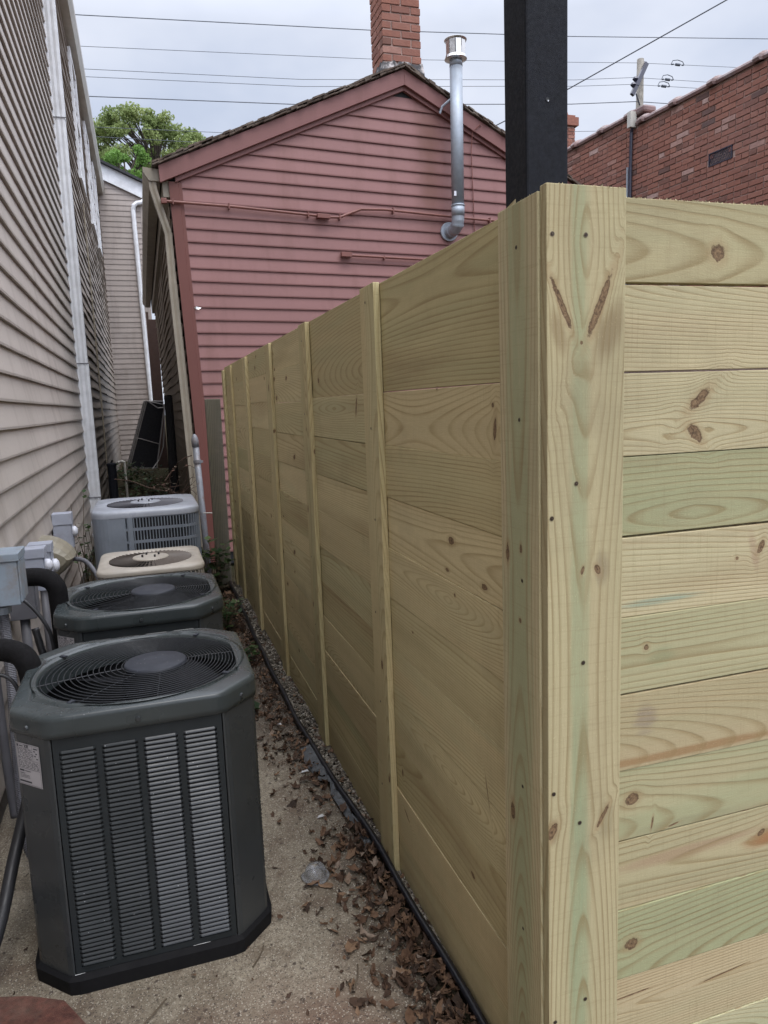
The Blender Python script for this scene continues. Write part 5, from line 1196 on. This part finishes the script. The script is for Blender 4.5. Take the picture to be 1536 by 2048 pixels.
# galvanised fence post, leaning a little
t = thing('fence_post', 'galvanised chain link post with domed cap in front of the cottage corner', 'post', (0.45, 6.9, 0))
b = MB(); b.tube([(0.470, 6.9, -0.05), (0.458, 6.9, 0.4), (0.434, 6.9, 1.20)], 0.029, 14); b.build('pole', 'rust', t, smooth=True)
b = MB(); b.tube([(0.434, 6.9, 1.17), (0.432, 6.9, 1.225), (0.431, 6.9, 1.245), (0.430, 6.9, 1.275), (0.4295, 6.9, 1.287)], [0.033, 0.033, 0.029, 0.018, 0.004], 14); b.build('cap', 'rust', t, smooth=True)
b = MB(); b.tube([(0.440, 6.9, 1.02), (0.439, 6.9, 1.05)], 0.036, 12); b.box(0.445, 0.49, 6.885, 6.9, 1.025, 1.045); b.build('band', 'rust', t)
b = MB(); b.tube([(0.46, 6.86, 0.565), (0.60, 6.80, 0.566)], 0.006, 6); tag(b.build('rod', 'gutter_white'), 'thin pale rod sticking out beside the galvanised post', 'rod')
# vine tangle
def leafy(mb, base, tips, r, nl, ls, rg, mi_s=0, mi_l=1):
    for tp in tips:
        mid = (Vector(base)+Vector(tp))/2+Vector((rg.uniform(-.05, .05), rg.uniform(-.05, .05), rg.uniform(0.0, .08)))
        pts = bez([base, mid, tp], 6); mb.tube(pts, [r*(1-0.6*i/len(pts)) for i in range(len(pts))], 5, mi=mi_s)
        for k in range(nl):
            p = pts[rg.randrange(2, len(pts))]; a = rg.uniform(0, 6.28); d = Vector((math.cos(a), math.sin(a), rg.uniform(-.2, .7))).normalized(); s_ = d.cross(Vector((0, 0, 1))).normalized(); l = ls*rg.uniform(0.6, 1.3)
            mb.face([p, p+d*l*0.5+s_*l*0.32, p+d*l, p+d*l*0.5-s_*l*0.32], mi=mi_l, rn=rg.random())
rg = random.Random(9)
t = thing('vine', 'leggy dry vine tangle with a few small leaves left of the galvanised post', 'vine', (0.25, 7.2, 0))
b = MB()
for k in range(16):
    z = rg.uniform(0.5, 1.05); b.tube(bez([(0.42+rg.uniform(-.02, .02), 6.95, z), (0.36, 7.0+rg.uniform(-.1, .1), z-rg.uniform(-0.05, 0.15)), (0.28+rg.uniform(-.1, .05), 7.1, z-rg.uniform(0.1, 0.3)), (0.18+rg.uniform(-.12, .1), 7.2, rg.uniform(0.3, 0.8))], 6), 0.0025, 4)
b.tube(bez([(0.40, 6.98, 1.09), (0.31, 7.05, 1.05), (0.225, 7.2, 0.95), (0.15, 7.2, 0.85)], 8), 0.005, 5); b.tube(bez([(0.24, 7.3, 0.72), (0.0, 7.2, 0.80), (-0.15, 7.3, 0.86), (-0.3, 7.4, 0.88)], 8), 0.004, 5)
b.build('stem', 'twigred', t)
b = MB(); leafy(b, (0.2, 7.2, 0.7), [(0.35, 7.0, 1.02), (0.1, 7.1, 0.9), (0.22, 7.05, 0.95), (0.02, 7.1, 0.8), (0.26, 7.1, 0.98), (0.15, 7.0, 0.84)], 0.003, 9, 0.035, rg); b.build('leaves', ['twigred', rndmat('dry vine leaves', [(0, (0.10, 0.05, 0.035)), (0.5, (0.16, 0.10, 0.07)), (1, (0.32, 0.30, 0.22))], 0.7, 0)], t)
def plant(name, label, base, n, h, spread, ls, seed, cat='plant', nl=7, group=None):
    rg = random.Random(seed); b = MB(); tips = [(base[0]+rg.uniform(-spread, spread), base[1]+rg.uniform(-spread, spread), base[2]+h*rg.uniform(0.5, 1)) for _ in range(n)]
    leafy(b, base, tips, 0.0035, nl, ls, rg); return tag(b.build(name, ['twig', 'leaf_ivy']), label, cat, group)
plant('climbing_plant', 'small leafy climber between the white downspout and the farthest unit', (-0.50, 5.9, 0.0), 9, 0.95, 0.09, 0.05, 1, nl=12)
plant('weed', 'broad leaved weeds at the foot of the old grey board', (0.47, 6.15, 0.0), 16, 0.42, 0.13, 0.075, 2, nl=10)
plant('weed', 'low green weeds between the beige unit and the fence', (0.43, 5.0, 0.0), 14, 0.22, 0.15, 0.06, 3, nl=9)
plant('weed', 'green weeds beside the second dark unit along the edging', (0.44, 4.25, 0.0), 10, 0.12, 0.12, 0.05, 13, nl=8)
plant('weed', 'single round leaved weed beside the nearest unit and the leaf litter', (0.40, 3.55, 0.0), 4, 0.05, 0.05, 0.07, 4, nl=3)
plant('weed', 'pale star leaved weed in front of the leaning screens', (0.0, 9.5, 0.55), 3, 0.12, 0.05, 0.07, 6, nl=5)
plant('weed', 'pale leaved sprig at the left end of the dry vine', (-0.22, 9.3, 0.62), 4, 0.14, 0.10, 0.06, 7, nl=5)
plant('shrub', 'dark tangled shrub between the black pipe post and the dry vine', (-0.1, 9.8, 0.0), 34, 0.62, 0.35, 0.06, 8, cat='shrub', nl=9)
plant('shrub', 'shadowed bushy growth in front of the leaning screens', (0.05, 12.0, 0.0), 60, 0.70, 0.45, 0.07, 18, cat='shrub', nl=9)
plant('shrub', 'dark bushy growth farther back on the left of the passage', (-0.30, 14.0, 0.1), 40, 0.55, 0.30, 0.07, 19, cat='shrub', nl=9)
plant('weed', 'dense low weeds filling the passage floor beyond the farthest unit', (0.15, 7.6, 0.0), 40, 0.45, 0.32, 0.05, 10, nl=9)

# ================================================================== GROUND DETAIL
EDG = [(0.668, 1.2), (0.664, 1.45), (0.655, 1.8), (0.648, 2.16), (0.630, 2.5), (0.606, 2.85), (0.594, 3.2), (0.588, 3.77), (0.590, 4.6), (0.605, 5.76), (0.61, 6.4)]
def edx(y): return float(np.interp(y, [p[1] for p in EDG], [p[0] for p in EDG]))
b = MB(); pts = []
ys = [1.1+i*0.08 for i in range(66)]
rings = [[(edx(y)-0.010+dx+0.003*math.sin(y*9), y, z) for dx, z in ((-0.004, -0.02), (-0.004, 0.026), (-0.010, 0.032), (-0.009, 0.040), (0.0, 0.044), (0.009, 0.040), (0.010, 0.032), (0.004, 0.026), (0.004, -0.02))] for y in ys]
b.loft(rings, True, (True, True)); tag(b.build('edging_strip', 'edging', smooth=True), 'black plastic landscape edging curving along the foot of the fence', 'edging')
def pebbles():
    b = MB(); rg = random.Random(12)
    t_ = (1+5**.5)/2; iv = [Vector(v).normalized() for v in ((-1, t_, 0), (1, t_, 0), (-1, -t_, 0), (1, -t_, 0), (0, -1, t_), (0, 1, t_), (0, -1, -t_), (0, 1, -t_), (t_, 0, -1), (t_, 0, 1), (-t_, 0, -1), (-t_, 0, 1))]
    fc_ = [(0, 11, 5), (0, 5, 1), (0, 1, 7), (0, 7, 10), (0, 10, 11), (1, 5, 9), (5, 11, 4), (11, 10, 2), (10, 7, 6), (7, 1, 8), (3, 9, 4), (3, 4, 2), (3, 2, 6), (3, 6, 8), (3, 8, 9), (4, 9, 5), (2, 4, 11), (6, 2, 10), (8, 6, 7), (9, 8, 1)]
    for k in range(5200):
        y = 1.15+5.2*rg.random()**1.35; x = rg.uniform(edx(y)+0.004, 0.675); s_ = rg.uniform(0.004, 0.0085)
        sx, sy, sz = s_*rg.uniform(.8, 1.3), s_*rg.uniform(.8, 1.3), s_*rg.uniform(.5, .9); a = rg.uniform(0, 6.28); ca, sa = math.cos(a), math.sin(a); z = 0.004+rg.uniform(0, 0.014); r = rg.random()
        b.faces([(x+(v.x*ca*sx-v.y*sa*sy)*(1+rg.uniform(-.15, .15)), y+(v.x*sa*sx+v.y*ca*sy), z+v.z*sz) for v in iv], fc_, rn=r)
    return tag(b.build('gravel', 'pebble', smooth=True), kind='stuff')
g_ = pebbles(); g_['label'] = 'small tan gravel strip between the black edging and the new fence'; g_['category'] = 'gravel'
sheet('gravel_bed', 0.585, 0.72, 1.0, 6.5, 0.002, 'soil')
def leaf(mb, x, y, z, s, yaw, tilt, curl, rn, rg, lobes=True):
    n = 9; Rm = Matrix.Rotation(yaw, 3, 'Z') @ Matrix.Rotation(tilt, 3, 'X') @ Matrix.Rotation(rg.uniform(-.5, .5), 3, 'Y')
    yaw += 0.0
    pts = [Vector((0, -1, 0)), Vector((0.38, -0.62, 0)), Vector((0.42, -0.15, 0)), Vector((0.62, 0.12, 0)), Vector((0.30, 0.45, 0)), Vector((0, 1, 0)), Vector((-0.30, 0.45, 0)), Vector((-0.58, 0.15, 0)), Vector((-0.40, -0.2, 0)), Vector((-0.36, -0.6, 0))]
    V = []; wx = rg.uniform(.55, 1.1); tw1 = rg.uniform(-.7, .7)
    for p in pts:
        q_ = Vector((p.x*wx*rg.uniform(.7, 1.25)+tw1*p.y*p.y*.3, p.y*rg.uniform(.82, 1.08), 0)); q_.z = curl*(q_.x*q_.x*1.6)+curl*0.5*q_.y*q_.y*math.copysign(1, rg.uniform(-.3, 1))+rg.uniform(-.08, .08); V.append(Rm @ (q_*s)+Vector((x, y, z)))
    mid = [Rm @ (Vector((0, t_, -0.02))*s)+Vector((x, y, z)) for t_ in (-0.55, 0.0, 0.5)]
    V2 = V+mid; F = [(0, 1, 10), (1, 2, 11, 10), (2, 3, 11), (3, 4, 12, 11), (4, 5, 12), (5, 6, 12), (6, 7, 11, 12), (7, 8, 11), (8, 9, 10, 11), (9, 0, 10)]
    mb.faces(V2, F, rn=rn)
def litter():
    b = MB(); rg = random.Random(31)
    for k in range(2700):
        y = 1.2+4.8*rg.random()**1.15
        d = abs(rg.gauss(0, 0.075 if y < 2.9 else 0.09))
        if rg.random() < 0.10: d = rg.uniform(0, 0.30)
        x = edx(y)-0.022-d
        if y > 3.2 and rg.random() < 0.3: x = rg.uniform(0.27, 0.58)
        dens = (1.0 if y < 2.15 else 0.22+0.5*(0.5+0.5*math.sin(y*9.0+1.0)))
        if y < 2.9 and rg.random() > dens: continue
        s_ = rg.uniform(0.006, 0.014) if rg.random() < (0.42 if y < 2.4 else 0.7) else rg.uniform(0.014, 0.032)
        if y > 2.6: s_ *= 0.9
        h = 0.006+0.03*rg.random()*max(0.0, 1-d/0.12)
        leaf(b, x, y, h, s_, rg.uniform(0, 6.28), rg.uniform(-.9, .9), rg.uniform(-.3, 1.6), rg.random()**1.2, rg)
        if rg.random() < 0.22:
            a_ = rg.uniform(0, 6.28); l_ = rg.uniform(0.01, 0.035); b.tube([(x, y, h), (x+l_*.5*math.cos(a_)+.002, y+l_*.5*math.sin(a_), h+.004), (x+l_*math.cos(a_), y+l_*math.sin(a_), h)], 0.0007, 3, rn=rg.random())
    for k in range(260):
        y = rg.uniform(1.2, 6); leaf(b, rg.uniform(edx(y)+0.01, 0.69), y, 0.022, rg.uniform(0.008, 0.018), rg.uniform(0, 6.28), rg.uniform(-.5, .5), rg.uniform(0, .8), rg.random(), rg)
    for k in range(110):   # around the units and the wall
        leaf(b, rg.uniform(-0.58, 0.42), rg.choice((rg.uniform(1.3, 1.88), rg.uniform(1.9, 3.6))) , 0.004, rg.uniform(0.005, 0.012), rg.uniform(0, 6.28), rg.uniform(-.2, .2), rg.uniform(0, .5), rg.random()*0.7, rg)
    for k in range(700):
        y = rg.uniform(4.6, 9.5); leaf(b, rg.uniform(-0.45, 0.6), y, 0.01, rg.uniform(0.015, 0.03), rg.uniform(0, 6.28), rg.uniform(-.5, .5), rg.uniform(0, .8), rg.random(), rg)
    for k in range(2600):  # crumbs
        y = 1.2+3.6*rg.random(); x = edx(y)-0.02-abs(rg.gauss(0, 0.09)); leaf(b, x, y, 0.003, rg.uniform(0.002, 0.005), rg.uniform(0, 6.28), 0, 0.3, rg.random(), rg)
    o = b.build('leaf_litter', 'leaflitter', smooth=False); o['kind'] = 'stuff'; o['label'] = 'brown fallen leaves drifted along the black edging'; o['category'] = 'leaves'
litter()
rg = random.Random(77)
LV = [((0.398, 2.105), 0.026, 'curled orange brown leaf lying just below the clear plastic lid', 0.8), ((0.268, 1.994), 0.012, 'tiny dry leaf on the concrete right of the nearest unit base', 0.5), ((0.525, 1.66), 0.030, 'light tan crumpled leaf lying toward the bottom edge by the edging', 0.97), ((0.43, 1.80), 0.028, 'broad ochre leaf on the bare concrete below the lid', 0.9), ((0.56, 1.53), 0.032, 'large rusty leaf resting against the edging at the bottom edge', 0.7), ((0.47, 1.575), 0.030, 'flat brown leaf nearest the bottom edge of the slab', 0.6), ((0.355, 2.50), 0.018, 'single brown leaf alone on the slab above the lid', 0.55), ((0.012, 1.85), 0.010, 'small red brown leaf in front of the nearest unit base', 0.6)]
for (x, y), s_, lab, r in LV:
    b = MB(); leaf(b, x, y, 0.010, s_, rg.uniform(0, 6.28), rg.uniform(-.2, .2), 0.6, r, rg); tag(b.build('fallen_leaf', 'leaflitter'), lab, 'leaf', 'loose fallen leaves')
# clear plastic lid
b = MB(); rings = []
for r, z in ((0.044, 0.0), (0.046, 0.002), (0.044, 0.004), (0.037, 0.005), (0.035, 0.010), (0.033, 0.026), (0.027, 0.036), (0.012, 0.041)): rings.append([(0.411+r*math.cos(a)*(1+0.05*math.sin(3*a+z*90)), 2.150+r*math.sin(a), 0.003+z+0.002*math.sin(2*a+1)) for a in [2*math.pi*i/40 for i in range(40)]])
b.loft(rings, True, (False, True)); lid_o = b.build('plastic_lid', 'clear', smooth=True); md = lid_o.modifiers.new('s', 'SOLIDIFY'); md.thickness = 0.0008
tag(lid_o, 'clear crumpled plastic cup lid lying on the concrete', 'lid')
# broken paver
b = MB(); poly = [(-0.50, 1.885), (-0.462, 1.893), (-0.385, 1.868), (-0.30, 1.822), (-0.236, 1.715), (-0.25, 1.60), (-0.5, 1.58)]
cx_, cy_ = -0.38, 1.75
b.loft([[(x, y, 0.0) for x, y in poly], [(x, y, 0.052) for x, y in poly], [(cx_+(x-cx_)*0.985, cy_+(y-cy_)*0.985, 0.058) for x, y in poly]], True, (True, True)); tag(b.build('paver', 'redbrick', bevel=0.0015), 'broken red brick paver at the bottom left corner beside the nearest unit', 'paver')
# fabric scraps
b = MB(); P_ = [(0.540, 3.02, 0.018), (0.596, 3.02, 0.034), (0.602, 2.80, 0.036), (0.566, 2.79, 0.02), (0.548, 2.80, 0.010), (0.535, 2.88, 0.008)]
b.faces(P_+[(0.57, 2.92, 0.03)], [(0, 6, 1), (1, 6, 2), (2, 6, 3), (3, 6, 4), (4, 6, 5), (5, 6, 0)])
L_ = [(0.592, 2.80, .034), (0.578, 2.74, .016), (0.600, 2.68, .030), (0.592, 2.62, .012), (0.604, 2.55, .022), (0.602, 2.45, .010), (0.622, 2.36, .014), (0.625, 2.25, .008)]
for i in range(len(L_)-1):
    a, c = Vector(L_[i]), Vector(L_[i+1]); w1, w2 = 0.016+0.01*math.sin(i*2), 0.016+0.01*math.sin(i*2+2); b.faces([a-Vector((w1, 0, 0.006)), a+Vector((w1, 0, 0.006)), c+Vector((w2, 0, 0.006)), c-Vector((w2, 0, 0.006)), (a+c)/2+Vector((0, 0, 0.01))], [(0, 1, 4), (1, 2, 4), (2, 3, 4), (3, 0, 4)])
o = b.build('landscape_fabric', 'fabric'); md = o.modifiers.new('s', 'SOLIDIFY'); md.thickness = 0.0015
tag(o, 'torn strip of grey landscape fabric folded over the black edging', 'fabric')
for (x, y, s_, lab) in ((0.520, 2.83, 0.016, 'small white scrap beside the grey fabric'), (0.505, 2.475, 0.013, 'crumpled white scrap among the leaves above the lid'), (0.50, 3.32, 0.012, 'white chip in the dark leaves farther along the edging')):
    b = MB(); b.faces([(x-s_, y, 0.006), (x, y-s_*0.5, 0.012), (x+s_, y, 0.008), (x+s_*0.7, y+s_*0.6, 0.014), (x-s_*0.6, y+s_*0.6, 0.010)], [(0, 1, 4), (1, 3, 4), (1, 2, 3)]); o = b.build('scrap', 'scrap'); md = o.modifiers.new('s', 'SOLIDIFY'); md.thickness = 0.0012; tag(o, lab, 'scrap')
for (p, q_, lab) in (((0.165, 1.83), (0.205, 1.90), 'short brown twig on the concrete right of the unit base'), ((0.40, 1.66), (0.435, 1.74), 'thin pale twig beside the leaf drift near the bottom edge'), ((-0.16, 1.69), (-0.06, 1.80), 'dark twig on the slab at the bottom edge left of centre')):
    b = MB(); b.tube(bez([(*p, 0.005), ((p[0]+q_[0])/2+.006, (p[1]+q_[1])/2, 0.008), (*q_, 0.005)], 5), 0.0022, 5); tag(b.build('twig', 'twig'), lab, 'twig')
